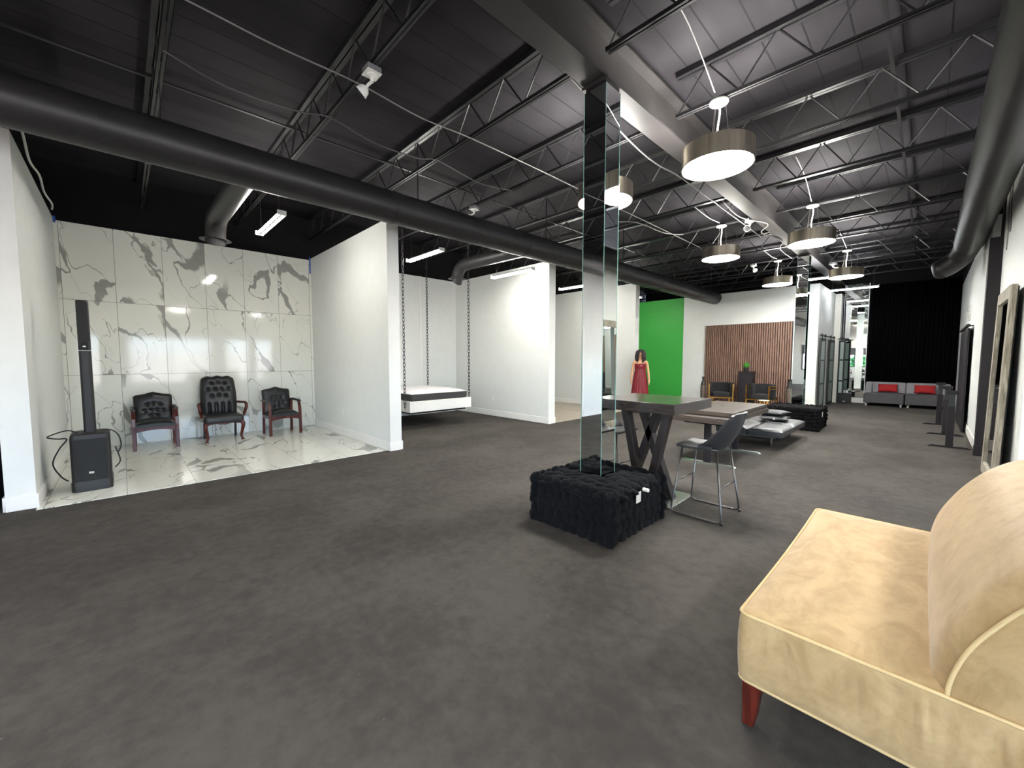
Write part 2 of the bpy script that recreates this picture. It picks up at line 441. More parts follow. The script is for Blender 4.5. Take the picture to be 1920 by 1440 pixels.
struct(B(.664, .68, 6.6, 9.40, 0, .15).build('baseboard_right_near', WT), 'white baseboard behind the leaning wooden mirror', 'baseboard')
struct(B(.88, XE, 6.6, 6.8, 0, 4.56).build('wall_side', W), 'white wall closing the entrance area')
# entrance side: glazed wall to the east, window wall to the south
def winwall(name, axis, c, t, a0, a1, wins, z0, z1, lab):
    m = MB(); cur = a0
    def bx(p, q, zz0, zz1):
        if q - p < 1e-4: return
        m.box(c, c + t, p, q, zz0, zz1) if axis == 'x' else m.box(p, q, c, c + t, zz0, zz1)
    for p, q in wins:
        bx(cur, p, 0, 4.56); bx(p, q, 0, z0); bx(p, q, z1, 4.56); cur = q
    bx(cur, a1, 0, 4.56)
    struct(m.build(name, W), lab)
    for p, q in wins:
        f = MB(); k = .05
        def fb(p0, q0, zz0, zz1):
            f.box(c - .01, c + t + .01, p0, q0, zz0, zz1) if axis == 'x' else f.box(p0, q0, c - .01, c + t + .01, zz0, zz1)
        fb(p, p + k, z0, z1); fb(q - k, q, z0, z1); fb(p + k, q - k, z0, z0 + k); fb(p + k, q - k, z1 - k, z1)
        mid = (p + q) / 2; fb(mid - .025, mid + .025, z0 + k, z1 - k)
        winwall.n += 1
        struct(f.build('window_%d' % winwall.n, PLASTB), 'dark framed window on the entrance side, number %d from the corner' % winwall.n, 'window')
winwall.n = 0
winwall('wall_glazed', 'x', XE, .15, YS, 6.6, [(-3.6, -.6), (.2, 3.2), (3.8, 6.2)], .35, 2.5, 'white entrance wall with large daylight windows')
winwall('wall_front', 'y', YS - .15, .15, XW, XE, [(-5.2, -2.9), (-1.5, 1.2), (2.4, 5.2)], .85, 2.25, 'white front wall with street windows behind the viewer')
struct(B(-6.25, -6.15, -4.7, -2.1, 0, PT).build('wall_office', W), 'white wall of the closed office beside the entrance')
struct(B(-6.25, -6.15, -2.1, -.98, 2.3, PT).build('wall_office_upper', W), 'white wall over the black office door')
d = struct(B(-6.22, -6.17, -2.03, -1.0, .01, 2.25).build('door_1', BLKCOL, bevel=.003), 'black office door just past the first partition', 'door')
B(-6.17, -6.12, -1.95, -1.86, 1.0, 1.03).build('door_handle', CHROME, d)
struct(MB().box(-6.26, -6.14, -2.1, -2.03, 0, 2.3).box(-6.26, -6.14, -2.03, -.98, 2.25, 2.3).build('trim_2', WT), 'white casing round the black office door', 'trim')
bb = MB().box(-6.15, -6.134, -4.7, -2.1, 0, .15)
struct(bb.build('baseboard_office', WT), 'white baseboard of the closed office', 'baseboard')

# ------------------------------------------------------------------ roof structure
JY = [-3.735 + 1.365 * k for k in range(16)]
m = MB().box(-2.335, -2.105, YS, YN, 4.0, 4.018).box(-2.228, -2.212, YS, YN, 4.018, 4.44).box(-2.335, -2.105, YS, YN, 4.422, 4.44)
struct(m.build('ceiling_beam', BEAMM), 'long grey steel I-beam running over the mirrored columns', 'beam')
def joist(x0, x1, y, name, lab):
    m = MB(); zb, zt = 4.10, 4.50
    for dy in (-.032, .008):
        m.box(x0, x1, y + dy, y + dy + .024, zb, zb + .004); m.box(x0, x1, y + (dy if dy < 0 else dy + .02), y + (dy if dy < 0 else dy + .02) + .004, zb, zb + .03)
    m.box(x0 - .0, x1, y - .05, y - .006, zt, zt + .055); m.box(x0, x1, y + .006, y + .05, zt, zt + .055)
    n = max(2, round((x1 - x0) / .62)); st = (x1 - x0) / n
    for i in range(n):
        a = x0 + i * st
        m.tube([(a, y, zb + .015), (a + st / 2, y, zt + .02)], .0095, 6); m.tube([(a + st / 2, y, zt + .02), (a + st, y, zb + .015)], .0095, 6)
    return struct(m.build(name, STEEL), lab, 'joist')
for i, y in enumerate(JY):
    joist(XW - .1, -2.43, y, 'joist_beam', 'dark open-web roof joist over the bays, number %d from the entrance' % (i + 1))
    joist(-2.03, (XE if y < 6.6 else (.55 if y > 9.6 else .8)), y, 'joist_beam', 'dark open-web roof joist over the hall side, number %d from the entrance' % (i + 1))
    # seats on the beam
for x in (-5.9, -8.1, -.4):
    m = MB(); 
    m.box(x - .016, x + .016, YS, YN, 4.475, 4.49)
    struct(m.build('bridging_beam', STEEL), 'thin dark bridging angle tying the joists %s' % {-5.9: 'near the big duct', -8.1: 'over the rear of the bays', -.4: 'on the hall side'}[x], 'beam')

# ------------------------------------------------------------------ ducts
def duct_tube(pts, r, seg=28, pitch=.11):
    """tube with fine spiral seam ridges"""
    pts = [Vector(p) for p in pts]; m = MB(); m.tube(pts, r, seg)
    return m
def spiral(m, p0, p1, r, pitch=.12):
    p0, p1 = Vector(p0), Vector(p1); d = p1 - p0; L = d.length; d.normalize()
    a = d.cross(V(0, 0, 1)).normalized(); b = d.cross(a); n = int(L / pitch) * 14
    pts = [p0 + d * (L * i / n) + (a * math.cos(2 * PI * i / 14) + b * math.sin(2 * PI * i / 14)) * (r + .001) for i in range(n + 1)]
    m.tube(pts, .0035, 4)
DX, DZ, DR = -5.1, 3.515, .205
t = thing('vent_duct', 'large dark round spiral duct crossing in front of the bays', 'duct', (0, 0, 0))
m = MB().tube([(DX, YS + .3, DZ), (DX, 14.4, DZ)], DR, 32); spiral(m, (DX, YS + .3, DZ), (DX, 14.4, DZ), DR, .13)
m.build('duct_pipe', DUCTM, t)
for y in (-2.2, .25, 2.7, 5.2, 7.7, 10.2, 12.7): MB().tube([(DX, y - .02, DZ), (DX, y + .02, DZ)], DR + .006, 32).build('duct_collar', DUCTM, t)
for y in (.36, 3.09, 5.82, 8.55, 11.28, 14.0): MB().box(DX - .012, DX + .012, y - .002, y + .002, DZ + DR, 4.5).build('duct_strap', STEEL, t)
for yb, ze, xe in ((1.08, 3.26, -7.5), (5.55, 3.30, -7.55)):
    zz = DZ + .06 if yb > 3 else DZ + .03
    pts = [V(DX - .1, yb, DZ + .03)] + [V(xe + .32, yb, zz)] + [V(xe + .32 - .32 * math.sin(a), yb, zz - .32 + .32 * math.cos(a)) for a in [PI / 2 * i / 6 for i in range(1, 7)]] + [V(xe, yb, ze + .03)]
    b = MB().tube(pts, .13, 24); 
    b.build('duct_branch', DUCTM, t)
    MB().lathe([(.128, ze + .05), (.15, ze + .02), (.2, ze + .004), (.2, ze), (.125, ze)], (xe, yb, 0), 28).build('duct_flare', DUCTM, t)
t2 = thing('vent_duct', 'dark round duct along the far side wall ending in an elbow', 'duct')
MB().tube([(.385, YS + .1, 3.52), (.385, 10.7, 3.52)], .19, 28).build('duct_pipe', DUCTM, t2)
el = smoothpts([(.385, 10.7, 3.52), (.375, 10.95, 3.49), (.30, 11.15, 3.36), (.17, 11.22, 3.24), (.06, 11.24, 3.18)], 5)
MB().tube(el, .175, 24).build('duct_elbow', DUCTM, t2)
MB().tube([(.06, 11.24, 3.18), (.02, 11.24, 3.165), (-.02, 11.24, 3.15), (-.04, 11.24, 3.145)], [.175, .168, .14, .09], 24).build('end_cap', DUCTM, t2)
for y in (5.82, 8.55): MB().box(.373, .397, y - .002, y + .002, 3.7, 4.5).build('duct_strap', STEEL, t2)

# ------------------------------------------------------------------ mirrored columns
def mcol(xc, yc, w, name, lab, ztop=4.0):
    h = w / 2
    c = struct(B(xc - h + .008, xc + h - .008, yc - h + .008, yc + h - .008, 0, ztop).build(name, BLKCOL), lab, 'column')
    for (z0, z1) in ((.02, 3.62), (3.626, ztop - .05)):
        for sx, sy in ((0, -1), (1, 0), (0, 1), (-1, 0)):
            m = MB(); e = .0005
            if sx: m.box(xc + sx * (h - .006) - .003, xc + sx * (h - .006) + .005, yc - h + .004, yc + h - .004, z0, z1)
            else: m.box(xc - h + .004, xc + h - .004, yc + sy * (h - .006) - .005, yc + sy * (h - .006) + .003, z0, z1)
            m.build('mirror_panel', MIRR, c)
    m = MB()
    for sx in (-1, 1):
        for sy in (-1, 1):
            m.box(xc + sx * h - .0025, xc + sx * h + .0015, yc + sy * h - .0025, yc + sy * h + .0015, .02, ztop - .05)
    m.build('glass_edge', GEDGE, c)
    m = MB().box(xc - h - .02, xc + h + .02, yc - h - .02, yc + h + .02, ztop - .025, ztop - .001)
    m.build('cap_plate', BEAMM, c)
    return c
mcol(-2.222, 3.315, .235, 'mirrored_column', 'square mirror-clad column rising out of the black fur ottoman')
mcol(-2.222, 12.0, .235, 'mirrored_column', 'square mirror-clad column beyond the long fur bench')

# ------------------------------------------------------------------ pendants
def make_pendant(zj=4.10, zb=3.455, R=.335, H=.19):
    t = thing('drum_pendant', 'x', 'pendant lamp')
    MB().lathe([(.02, zj), (.085, zj - .004), (.09, zj - .02), (.085, zj - .03), (.02, zj - .034)], seg=28).build('canopy', BADGE, t)
    MB().tube(smoothpts([(0, 0, zj - .03), (.012, 0, zj - .12), (-.01, .008, zj - .3), (.008, 0, zb + H)]), .0085, 8).build('cord', PLASTW, t)
    for k in range(3):
        a = 2 * PI * k / 3 + .3
        MB().tube([(.06 * math.cos(a), .06 * math.sin(a), zj - .03), (.11 * math.cos(a), .11 * math.sin(a), zb + H - .005)], .0018, 5).build('suspension_wire', GUNM, t)
    MB().lathe([(R, zb), (R, zb + H), (R - .008, zb + H), (R - .008, zb)], seg=56, caps=False).build('drum', NICK, t)
    m = MB(); m.lathe([(R - .004, zb - .003), (R + .004, zb - .003), (R + .004, zb + .014), (R - .004, zb + .014), (R - .004, zb - .003)], seg=56, caps=False); m.build('rim', NICK, t)
    MB().lathe([(.001, zb + .006), (R - .012, zb + .006), (R - .012, zb + .02), (.001, zb + .02)], seg=56).build('diffuser', GLOWP, t)
    MB().lathe([(.001, zb + H - .05), (R - .012, zb + H - .05), (R - .012, zb + H - .035), (.001, zb + H - .035)], seg=56).build('top_diffuser', GLOWU, t)
    return t
PEN = [(-1.6, 4.455, 'nearest drum pendant, hanging above the bar stool end of the table'), (-2.93, 4.455, 'drum pendant partly hidden behind the mirrored column'),
       (-2.95, 8.55, 'drum pendant over the daybed, beside the small white floodlight'), (-1.5, 8.55, 'drum pendant nearest the end of the visible beam soffit'),
       (-2.92, 12.645, 'drum pendant hanging in front of the slat panel wall'), (-1.5, 12.645, 'drum pendant just in front of the far strip lights'),
       (-2.95, -3.735, 'added off-frame drum pendant above the red chairs by the front window'), (-1.2, -3.735, 'added off-frame drum pendant before the middle front window')]  # these two are added behind the viewer to brighten the near hall
p0 = make_pendant()
for i, (x, y, lb) in enumerate(PEN):
    t = p0 if i == 0 else dup(p0, (0, 0, 0))
    t.location = (x, y, 0); t['label'] = lb; t['group'] = 'brushed nickel drum pendants'
dup(p0, (2.4, -3.735, 0), 0, 'added off-frame drum pendant before the front window nearest the glazed wall', 'brushed nickel drum pendants')  # added out of frame, extra light for the entrance end
dup(p0, (1.25, -2.37, 0), 0, 'added fill-light drum pendant behind the viewer, facing the side of the cream settee', 'brushed nickel drum pendants')  # added lamp that fills the settee's near side with light
dup(p0, (2.3, 1.725, 0), 0, 'drum pendant over the entrance area behind the settee', 'brushed nickel drum pendants')
dup(p0, (2.4, 4.455, 0), 0, 'drum pendant over the entrance area beside the leaning mirror', 'brushed nickel drum pendants')

# ------------------------------------------------------------------ tube lights
def make_tubelight(L=1.22, glow=None):
    t = thing('hanging_tube_light', 'x', 'tube light')
    MB().box(-L / 2, L / 2, -.016, .016, .0, .055).build('housing', PLASTB, t, bevel=.003)
    for s in (-1, 1):
        MB().tube([(-L / 2 + .02, s * .034, .006), (L / 2 - .02, s * .034, .006)], .016, 12).build('tube', glow or GLOWT, t)
    for s in (-1, 1):
        MB().box(s * L / 2 - .012, s * L / 2 + .006, -.055, .055, -.008, .055).build('end_cap', PLASTW, t)
        MB().tube([(s * L * .4, 0, .055), (s * L * .4, 0, .5)], .002, 5).build('hanging_wire', GUNM, t)
    return t
GLOWS = EM('strip_glow', (246, 250, 255), 14.0)
TL = [(-6.72, 1.62, 3.42, 'twin tube light hanging over the marble bay chairs'), (-7.0, 4.36, 3.5, 'tube light hanging over the swing bed'),
      (-6.2, 5.98, 3.27, 'tube light close to the partition beyond the swing bed'), (-7.0, 9.3, 3.5, 'tube light over the pale plank floor'),
      (-7.3, 12.4, 3.5, 'tube light in the bay with the green wall'), (-1.9, 13.75, 3.66, 'strip light in front of the barn doors'),
      (-1.75, 16.2, 3.62, 'strip light above the tall mirror')]
t0 = make_tubelight(); t1 = make_tubelight(1.22, GLOWS)
for i, (x, y, z, lb) in enumerate(TL):
    t = t0 if i == 0 else t1 if i == 5 else dup(t0 if i < 5 else t1, (0, 0, 0))
    t.location = (x, y, z); t['label'] = lb; t['group'] = 'hanging tube lights'

# ------------------------------------------------------------------ security camera, floodlights and cables
def make_cam(big):
    t = thing('mounted_camera', 'x', 'security camera')
    s = 1.0
    MB().box(-.062, .062, -.062, .062, -.05, -.001).build('junction_box', glassbox, t)
    MB().box(-.066, .066, -.066, .066, -.058, -.05).build('mounting_plate', PLASTW, t, bevel=.002)
    MB().lathe([(.045, -.058), (.045, -.07), (.018, -.078), (.016, -.12)], seg=20).build('swivel_base', PLASTW, t)
    MB().tube([(0, 0, -.115), (-.035, -.02, -.135), (-.055, -.035, -.16)], .013, 10).build('arm', PLASTW, t)
    d = V(-.5, -.45, -.55).normalized(); p = V(-.05, -.03, -.155)
    MB().tube([p, p + d * .02, p + d * .07], [.025, .045, .058], 20).build('housing', PLASTW, t)
    MB().tube([p + d * .068, p + d * .085], [.05, .045], 20).build('lens', PLASTB, t)
    return t
glassbox = M('clear_plastic_box', (120, 120, 122), .15, 0, var=.1)
cam0 = make_cam(True)  # the real camera; the four small floodlights reuse its shape
CAMS = [(-3.60, 1.725, 4.10, .0, 'white swivel camera on clear box above the open carpet'), (-2.45, 8.55, 4.10, .8, 'small white floodlight modelled as a camera between two drum pendants'),
        (-3.5, 12.645, 4.1, 1.6, 'small white floodlight modelled as a camera beside the pendant at slat wall'), (-1.95, 14.01, 4.1, 2.6, 'small white floodlight modelled as a camera beyond the far mirrored column'),
        (-5.55, 4.455, 4.1, .4, 'tiny white floodlight modelled as a camera above the big duct')]
for i, (x, y, z, r, lb) in enumerate(CAMS):
    t = cam0 if i == 0 else dup(cam0, (0, 0, 0))
    t.location = (x, y, z); t.rotation_euler = (0, 0, r); t['label'] = lb; t['group'] = 'white ceiling cameras'
def cable(pts, r, mat, lab, n=6):
    o = MB().tube(smoothpts(pts, n), r, 7).build('conduit_cord', mat, smooth=180); tag(o, lab, 'cable', 'cables along the roof joists'); return o
cable([(-3.85, -3.7, 4.085), (-3.83, -1.0, 4.08), (-3.85, .36, 4.085), (-3.86, 1.0, 4.07), (-3.86, 1.7, 4.085), (-3.87, 2.4, 4.05), (-3.87, 3.09, 4.085), (-3.85, 4.45, 4.085), (-3.86, 5.82, 4.085), (-3.85, 7.18, 4.085), (-3.85, 9.9, 4.085)], .007, CORDW, 'pale conduit running past the white swivel camera')
cable([(-4.6, .36, 4.085), (-4.62, .8, 4.0), (-4.6, 1.4, 4.02), (-4.6, 1.725, 4.085), (-4.6, 2.2, 4.0), (-4.62, 2.8, 4.03), (-4.6, 3.09, 4.085), (-4.62, 3.8, 4.02), (-4.6, 4.455, 4.085)], .008, CORDK, 'sagging dark cable between joists above the duct')
cable([(-2.75, 1.7, 4.49), (-2.75, 3.1, 4.49), (-2.6, 4.455, 4.085), (-2.62, 5.2, 4.06), (-2.6, 5.82, 4.085), (-2.6, 7.2, 4.085), (-2.62, 9.9, 4.085)], .009, CORDW, 'bundled conduit beside the I-beam')
cable([(-2.48, 7.2, 4.08), (-2.45, 8.0, 4.0), (-2.2, 8.7, 3.98), (-2.45, 9.3, 4.0), (-2.3, 10.2, 3.99), (-2.55, 11.2, 4.05), (-2.6, 12.6, 4.085)], .009, CORDW, 'looping grey conduit crossing below the beam')
cable([(-1.6, 3.09, 4.49), (-1.6, 3.7, 4.42), (-1.6, 4.34, 4.13)], .006, CORDW, 'pale conduit feeding the nearest drum pendant')
cable([(-1.5, 7.185, 4.46), (-1.5, 7.9, 4.36), (-1.5, 8.43, 4.13)], .007, CORDW, 'pale conduit feeding the pendant near the beam')
cable([(-2.95, 7.185, 4.12), (-2.95, 7.9, 4.09), (-2.95, 8.43, 4.12)], .009, CORDW, 'pale conduit feeding the pendant over the daybed')
cable([(-2.92, 11.28, 4.12), (-2.92, 12.0, 4.09), (-2.92, 12.53, 4.12)], .009, CORDW, 'pale conduit feeding the pendant at slat wall')
cable([(-1.5, 11.28, 4.3), (-1.5, 12.0, 4.2), (-1.5, 12.53, 4.13)], .008, CORDW, 'pale conduit feeding the pendant before the strip lights')
cable([(-4.4, 5.82, 4.085), (-4.2, 6.6, 4.03), (-4.0, 7.185, 4.085), (-3.8, 7.9, 4.0), (-3.7, 8.55, 4.085)], .008, CORDW, 'grey cable slung between joists beyond the mirrored column')
cable([(-9.2, -.66, 3.72), (-9.0, -.64, 3.75), (-8.4, -.66, 3.74), (-7.9, -.65, 3.8), (-7.2, -.66, 3.74), (-6.8, -.66, 3.9), (-6.5, -.7, 4.1)], .012, PLASTW, 'white cable draped along the first partition top')
for y0, x0, lb in ((-.68, -9.46, 'blue tape scrap at top of the marble wall by the partition'), (3.02, -9.46, 'blue tape strip in the far corner of the marble wall')):
    o = MB().box(x0 - .04, x0 - .037, y0 + .0, y0 + .028, 3.35 if y0 > 0 else 3.60, 3.7).build('painter_tape', TAPE); tag(o, lb, 'tape', 'blue painter tape')

# ------------------------------------------------------------------ column loudspeaker
t = thing('column_speaker', 'tall slim black column loudspeaker on its subwoofer box', 'loudspeaker', (-6.73, -.305, .008), 0)
m = MB().rbox(-.22, .22, -.165, .165, [(0, .004), (.004, 0), (.10, 0), (.115, .006), (.60, .006), (.635, .012), (.645, .03)], .05, 5); m.build('subwoofer', PLASTB, t)
MB().pad(lambda u, v: V(.219 + .012 * math.sin(PI * u), -.135 + .27 * u, .12 + .47 * v), lambda u, v: V(.2, -.135 + .27 * u, .12 + .47 * v), 10, 4).build('grille', GRILL, t)
MB().box(.229, .235, -.02, .02, .20, .222).build('badge', BADGE, t)
MB().rbox(-.06, .05, -.05, .05, [(.645, 0), (1.58, 0)], .03).build('column_pole', PLASTB, t)
a = MB().rbox(-.065, .055, -.05, .05, [(1.585, .004), (1.59, 0), (2.14, 0), (2.15, .006)], .025).build('array_head', PLASTB, t)
MB().box(.0545, .060, -.042, .042, 1.68, 2.13).build('grille', GRILL, a)
MB().box(.0545, .0585, -.012, .012, 1.62, 1.634).build('badge', BADGE, a)
def W_(x, y, z): return (-6.73 + x, -.305 + y, z)
o = MB().tube(smoothpts([W_(.1, -.1, .663), W_(.0, -.17, .685), W_(-.05, -.26, .66), W_(.02, -.33, .63), W_(.08, -.25, .61), W_(.1, -.18, .60), W_(.14, -.24, .5), W_(.15, -.29, .35), W_(.13, -.24, .2), W_(.1, -.19, .13)]), .007, 7).build('power_cord', CORDB, smooth=180)
tag(o, 'black cord looping off the partition side of the subwoofer', 'cable', 'loudspeaker cords')
o = MB().tube(smoothpts([W_(.02, .08, .665), W_(.06, .17, .66), W_(.1, .23, .6), W_(.1, .25, .48), W_(.12, .22, .40), W_(.1, .20, .46), W_(.12, .235, .3), W_(.1, .19, .22)]), .007, 7).build('power_cord', CORDB, smooth=180)
tag(o, 'black cord hanging in loops on the chair side of the subwoofer', 'cable', 'loudspeaker cords')

# ------------------------------------------------------------------ marble bay chairs (local: faces +X, width along Y)
def tufts(rows, u0=.5, du=.16):
    out = []
    for v, n in rows:
        for i in range(n): out.append((u0 + (i - (n - 1) / 2) * du, v))
    return out
def make_guest(name, label, tuft_rows):
    t = thing(name, label, 'chair', group='black leather waiting chairs')
    tf = tufts(tuft_rows)
    w, z0, z1 = .50, .40, .895
    def top(u): return z1 - .035 * abs(u - .5) * 2 - (.012 if abs(u - .5) > .47 else 0) + .02 * (1 - min(1, abs(u - .5) * 4)) 
    def fr(u, v):
        y = (u - .5) * w; z = z0 + (top(u) - z0) * v
        lean = -.20 - .10 * v
        ed = (1 - abs(2 * u - 1) ** 6) * (1 - abs(2 * v - 1) ** 8)
        b = .045 * ed
        for a, c in tf: b -= .030 * math.exp(-(((u - a) * w) ** 2 + ((v - c) * (z1 - z0)) ** 2) / .0011)
        return V(lean + b, y, z)
    def bk(u, v): return V(-.20 - .10 * v - .045, (u - .5) * w, z0 + (top(u) - z0) * v)
    MB().pad(fr, bk, 44, 36).build('backrest', LEATH, t)
    m = MB()
    for a, c in tf:
        p = fr(a, c); m.ell(p + V(.006, 0, 0), (.006, .011, .011), 10, 5)
    m.build('tuft_button', BTN, t)
    def st(u, v):
        x = -.24 + .47 * v; y = (u - .5) * (.49 + .04 * v)
        e = (1 - abs(2 * u - 1) ** 4) * (1 - abs(2 * v - 1) ** 5)
        return V(x, y, .40 + .065 * e + .025 * math.sin(PI * u))
    MB().pad(st, lambda u, v: V(-.24 + .47 * v, (u - .5) * (.49 + .04 * v), .365), 18, 14).build('seat', LEATHD, t)
    for s in (-1, 1):
        y = s * .268
        MB().tube([(.225, y, 0), (.225, y, .3), (.222, y, .5), (.175, y, .655)], .0, 4) if False else None
        m = MB(); 
        for p, q in (((.225, y, 0), (.225, y, .40)), ((.225, y, .39), (.215, y, .52)), ((.215, y, .51), (.165, y, .665))): m.bar(p, q, .048, .04, (1, 0, 0))
        m.build('leg', CHERRY, t, bevel=.005)
        MB().bar((-.235, y * .95, 0), (-.205, y * .95, .66), .042, .042, (1, 0, 0)).build('leg', CHERRY, t, bevel=.005)
        MB().pad(lambda u, v: V(-.24 + .46 * v, y + (u - .5) * .062, .672 + .018 * (1 - abs(2 * u - 1) ** 3) * (1 - abs(2 * v - 1) ** 8) - .012 * v), lambda u, v: V(-.24 + .46 * v, y + (u - .5) * .062, .655 - .012 * v), 6, 10).build('armrest', LEATH, t)
        MB().box(-.2, .21, y - .014, y + .014, .33, .385).build('side_rail', CHERRY, t)
    def apr(u, v): return V(.237, (u - .5) * .49, .37 - (.075 - .03 * math.sin(PI * u)) * (1 - v))
    MB().pad(apr, lambda u, v: apr(u, v) - V(.025, 0, 0), 14, 2).build('front_rail', CHERRY, t)
    return t
rows = [(.62, 3), (.42, 4), (.24, 2)]
g = make_guest('guest_chair', 'black tufted guest chair with cherry frame nearest the loudspeaker', rows)
g.location = (-9.02, .35, .008)
g2 = dup(g, (-8.93, 2.235, .008), .06, 'black tufted guest chair with cherry frame nearest the bed partition', 'black leather waiting chairs')

t = thing('queen_anne_armchair', 'high-backed black tufted armchair with scrolled cherry arms between two guest chairs', 'chair', (-9.02, 1.275, .008), 0, 'black leather waiting chairs')
tf = tufts([(.84, 3), (.68, 4), (.52, 3)], .5, .19); tf2 = tufts([(.30, 4)], .5, .19)
W2, Z0, Z1 = .56, .42, 1.155
def top2(u):
    a = abs(2 * u - 1)
    return Z1 - .06 * max(0, a - .55) ** 2 / .2 + .012 * math.cos(6 * PI * (u - .5)) * (1 - a) - (.05 if a > .97 else 0)
def wd(v): return W2 * (.90 + .10 * math.sin(PI * (v * .8 + .1)))
def fr2(u, v):
    ed = (1 - abs(2 * u - 1) ** 5) * (1 - abs(2 * v - 1) ** 9); b = .06 * ed
    for a, c in tf: b -= .038 * math.exp(-(((u - a) * W2) ** 2 + ((v - c) * (Z1 - Z0)) ** 2) / .0011)
    for a, c in tf2: b -= .034 * math.exp(-(((u - a) * W2) ** 2) / .0005) * (1 if v < c else math.exp(-((v - c) * .7) ** 2 / .0009)) 
    return V(-.20 - .12 * v + b, (u - .5) * wd(v), Z0 + (top2(u) - Z0) * v)
MB().pad(fr2, lambda u, v: V(-.25 - .12 * v, (u - .5) * wd(v), Z0 + (top2(u) - Z0) * v), 48, 48).build('backrest', LEATH, t)
m = MB()
for a, c in tf: m.ell(fr2(a, c) + V(.007, 0, 0), (.006, .012, .012), 10, 5)
m.build('tuft_button', BTN, t)
MB().rbox(-.26, .29, -.30, .30, [(.335, .02), (.345, .004), (.36, 0), (.43, 0), (.455, .012), (.468, .04), (.476, .1), (.482, .2)], .06).build('seat', LEATH, t)
for s in (-1, 1):
    y = s * .335
    arm = smoothpts([(-.24, y * .84, .66), (-.05, y, .665), (.10, y * 1.04, .675), (.19, y * 1.04, .655), (.225, y * 1.03, .60), (.20, y * 1.0, .54), (.17, y * .97, .49), (.16, y * .95, .44)], 5)
    n = len(arm); MB().tube(arm, [.02 + .006 * math.sin(PI * i / n) for i in range(n)], 10).build('armrest', CHERRY, t, smooth=180)
    leg = smoothpts([(.235, s * .255, .36), (.262, s * .28, .29), (.245, s * .265, .18), (.228, s * .25, .08), (.245, s * .265, .025), (.25, s * .268, .0)], 5); n = len(leg)
    rad = [.040 - .024 * min(1, i / (n * .75)) + (.016 if i > n * .82 else 0) for i in range(n)]
    MB().tube(leg, rad, 10).build('leg', CHERRY, t, smooth=180)
    MB().bar((-.27, s * .24, 0), (-.22, s * .24, .36), .036, .036, (1, 0, 0)).build('leg', WENGEL, t, bevel=.004)
def apr2(u, v): return V(.265, (u - .5) * .5, .345 - (.04 - .02 * math.sin(2 * PI * u) ** 2) * (1 - v))
MB().pad(apr2, lambda u, v: apr2(u, v) - V(.02, 0, 0), 14, 2).build('front_rail', CHERRY, t)

# ------------------------------------------------------------------ hanging bed
t = thing('hanging_bed', 'white swing bed platform hung on four dark chains', 'bed', (0, 0, 0))
bx0, bx1, by0, by1, bz0, bz1 = -9.42, -7.40, 4.22, 5.82, .372, .60
MB().box(bx0, bx1, by0, by1, bz0, bz1).build('platform', WT, t, bevel=.006)
MB().box(bx0 + .08, bx1 - .12, by0 + .08, by1 - .08, bz0 - .05, bz0).build('support_frame', WENGEL, t)
def chain(x, y, z0, z1):
    m = MB(); L = .098; n = int((z1 - z0) / (L * .78)); z = z0
    st = (z1 - z0) / n
    for k in range(n):
        pts = []
        for i in range(12):
            a = 2 * PI * i / 12; h, w = .054 * math.sin(a), .020 * math.cos(a)
            pts.append((x + (w if k % 2 else 0) * .7 , y + (0 if k % 2 else w) * .7 + (w * .7 if k % 2 else 0), z0 + st * (k + .5) + h))
        m.tube(pts, .0065, 5, closed=True)
    return m
for x, y, zb, lb in ((-7.55, by0 - .03, .46, 'front dark chain at the partition side of the swing bed'), (-7.44, by1 - .03, .60, 'front dark chain at the outlet side of the swing bed'),
                     (-9.2, by0 - .03, .46, 'rear dark chain hidden behind the partition end'), (-9.2, by1 - .03, .60, 'rear dark chain before the white rear wall')):
    zt = 4.11
    c = chain(x, y, zb + .02, zt).build('hanging_chain', CHAIN, smooth=180); tag(c, lb, 'chain', 'chains holding the swing bed')
    MB().tube([(x, y - .0, zb + .04), (x, y, zb - .02), (x, y + .026, zb - .02)] if zb < .5 else [(x, y, zb + .03), (x, y, zb + .005)], .008, 8).build('chain_hook', CHROME, c)
t = thing('mattress', 'white topped mattress with charcoal border lying on the swing bed', 'mattress', (0, 0, bz1))
MB().rbox(bx0 + .02, bx1 - .04, by0 + .07, by1 - .07, [(0, .02), (.01, 0), (.13, 0), (.145, .006)], .06).build('border', MATB, t)
def mt(u, v):
    x = bx0 + .03 + (bx1 - bx0 - .09) * u; y = by0 + .08 + (by1 - by0 - .16) * v
    e = (1 - abs(2 * u - 1) ** 10) * (1 - abs(2 * v - 1) ** 10)
    return V(x, y, .15 + .06 * e + .007 * math.sin(u * 40) * math.sin(v * 34) * e)
MB().pad(mt, lambda u, v: V(bx0 + .03 + (bx1 - bx0 - .09) * u, by0 + .08 + (by1 - by0 - .16) * v, .14), 40, 34).build('quilted_top', MATT, t)

def outlet(x, y, z, nrm, lab):
    t = thing('wall_outlet', lab, 'outlet', (x, y, z), 0, 'white wall outlets')
    MB().box(-.036, .036, -.006 if nrm < 0 else 0, 0 if nrm < 0 else .006, -.06, .06).build('cover_plate', PLASTW, t, bevel=.002)
    m = MB()
    for dz in (-.022, .022): m.box(-.016, .016, -.009 if nrm < 0 else .006, -.006 if nrm < 0 else .009, dz - .014, dz + .014)
    m.build('socket', WT, t)
outlet(-7.88, 3.05, .46, -1, 'white outlet on the partition beside the marble bay chairs')
outlet(-7.9, 6.93, .455, -1, 'white outlet on the partition beyond the swing bed')
outlet(-7.85, 10.75, .44, -1, 'white outlet on the partition in the plank floor bay')

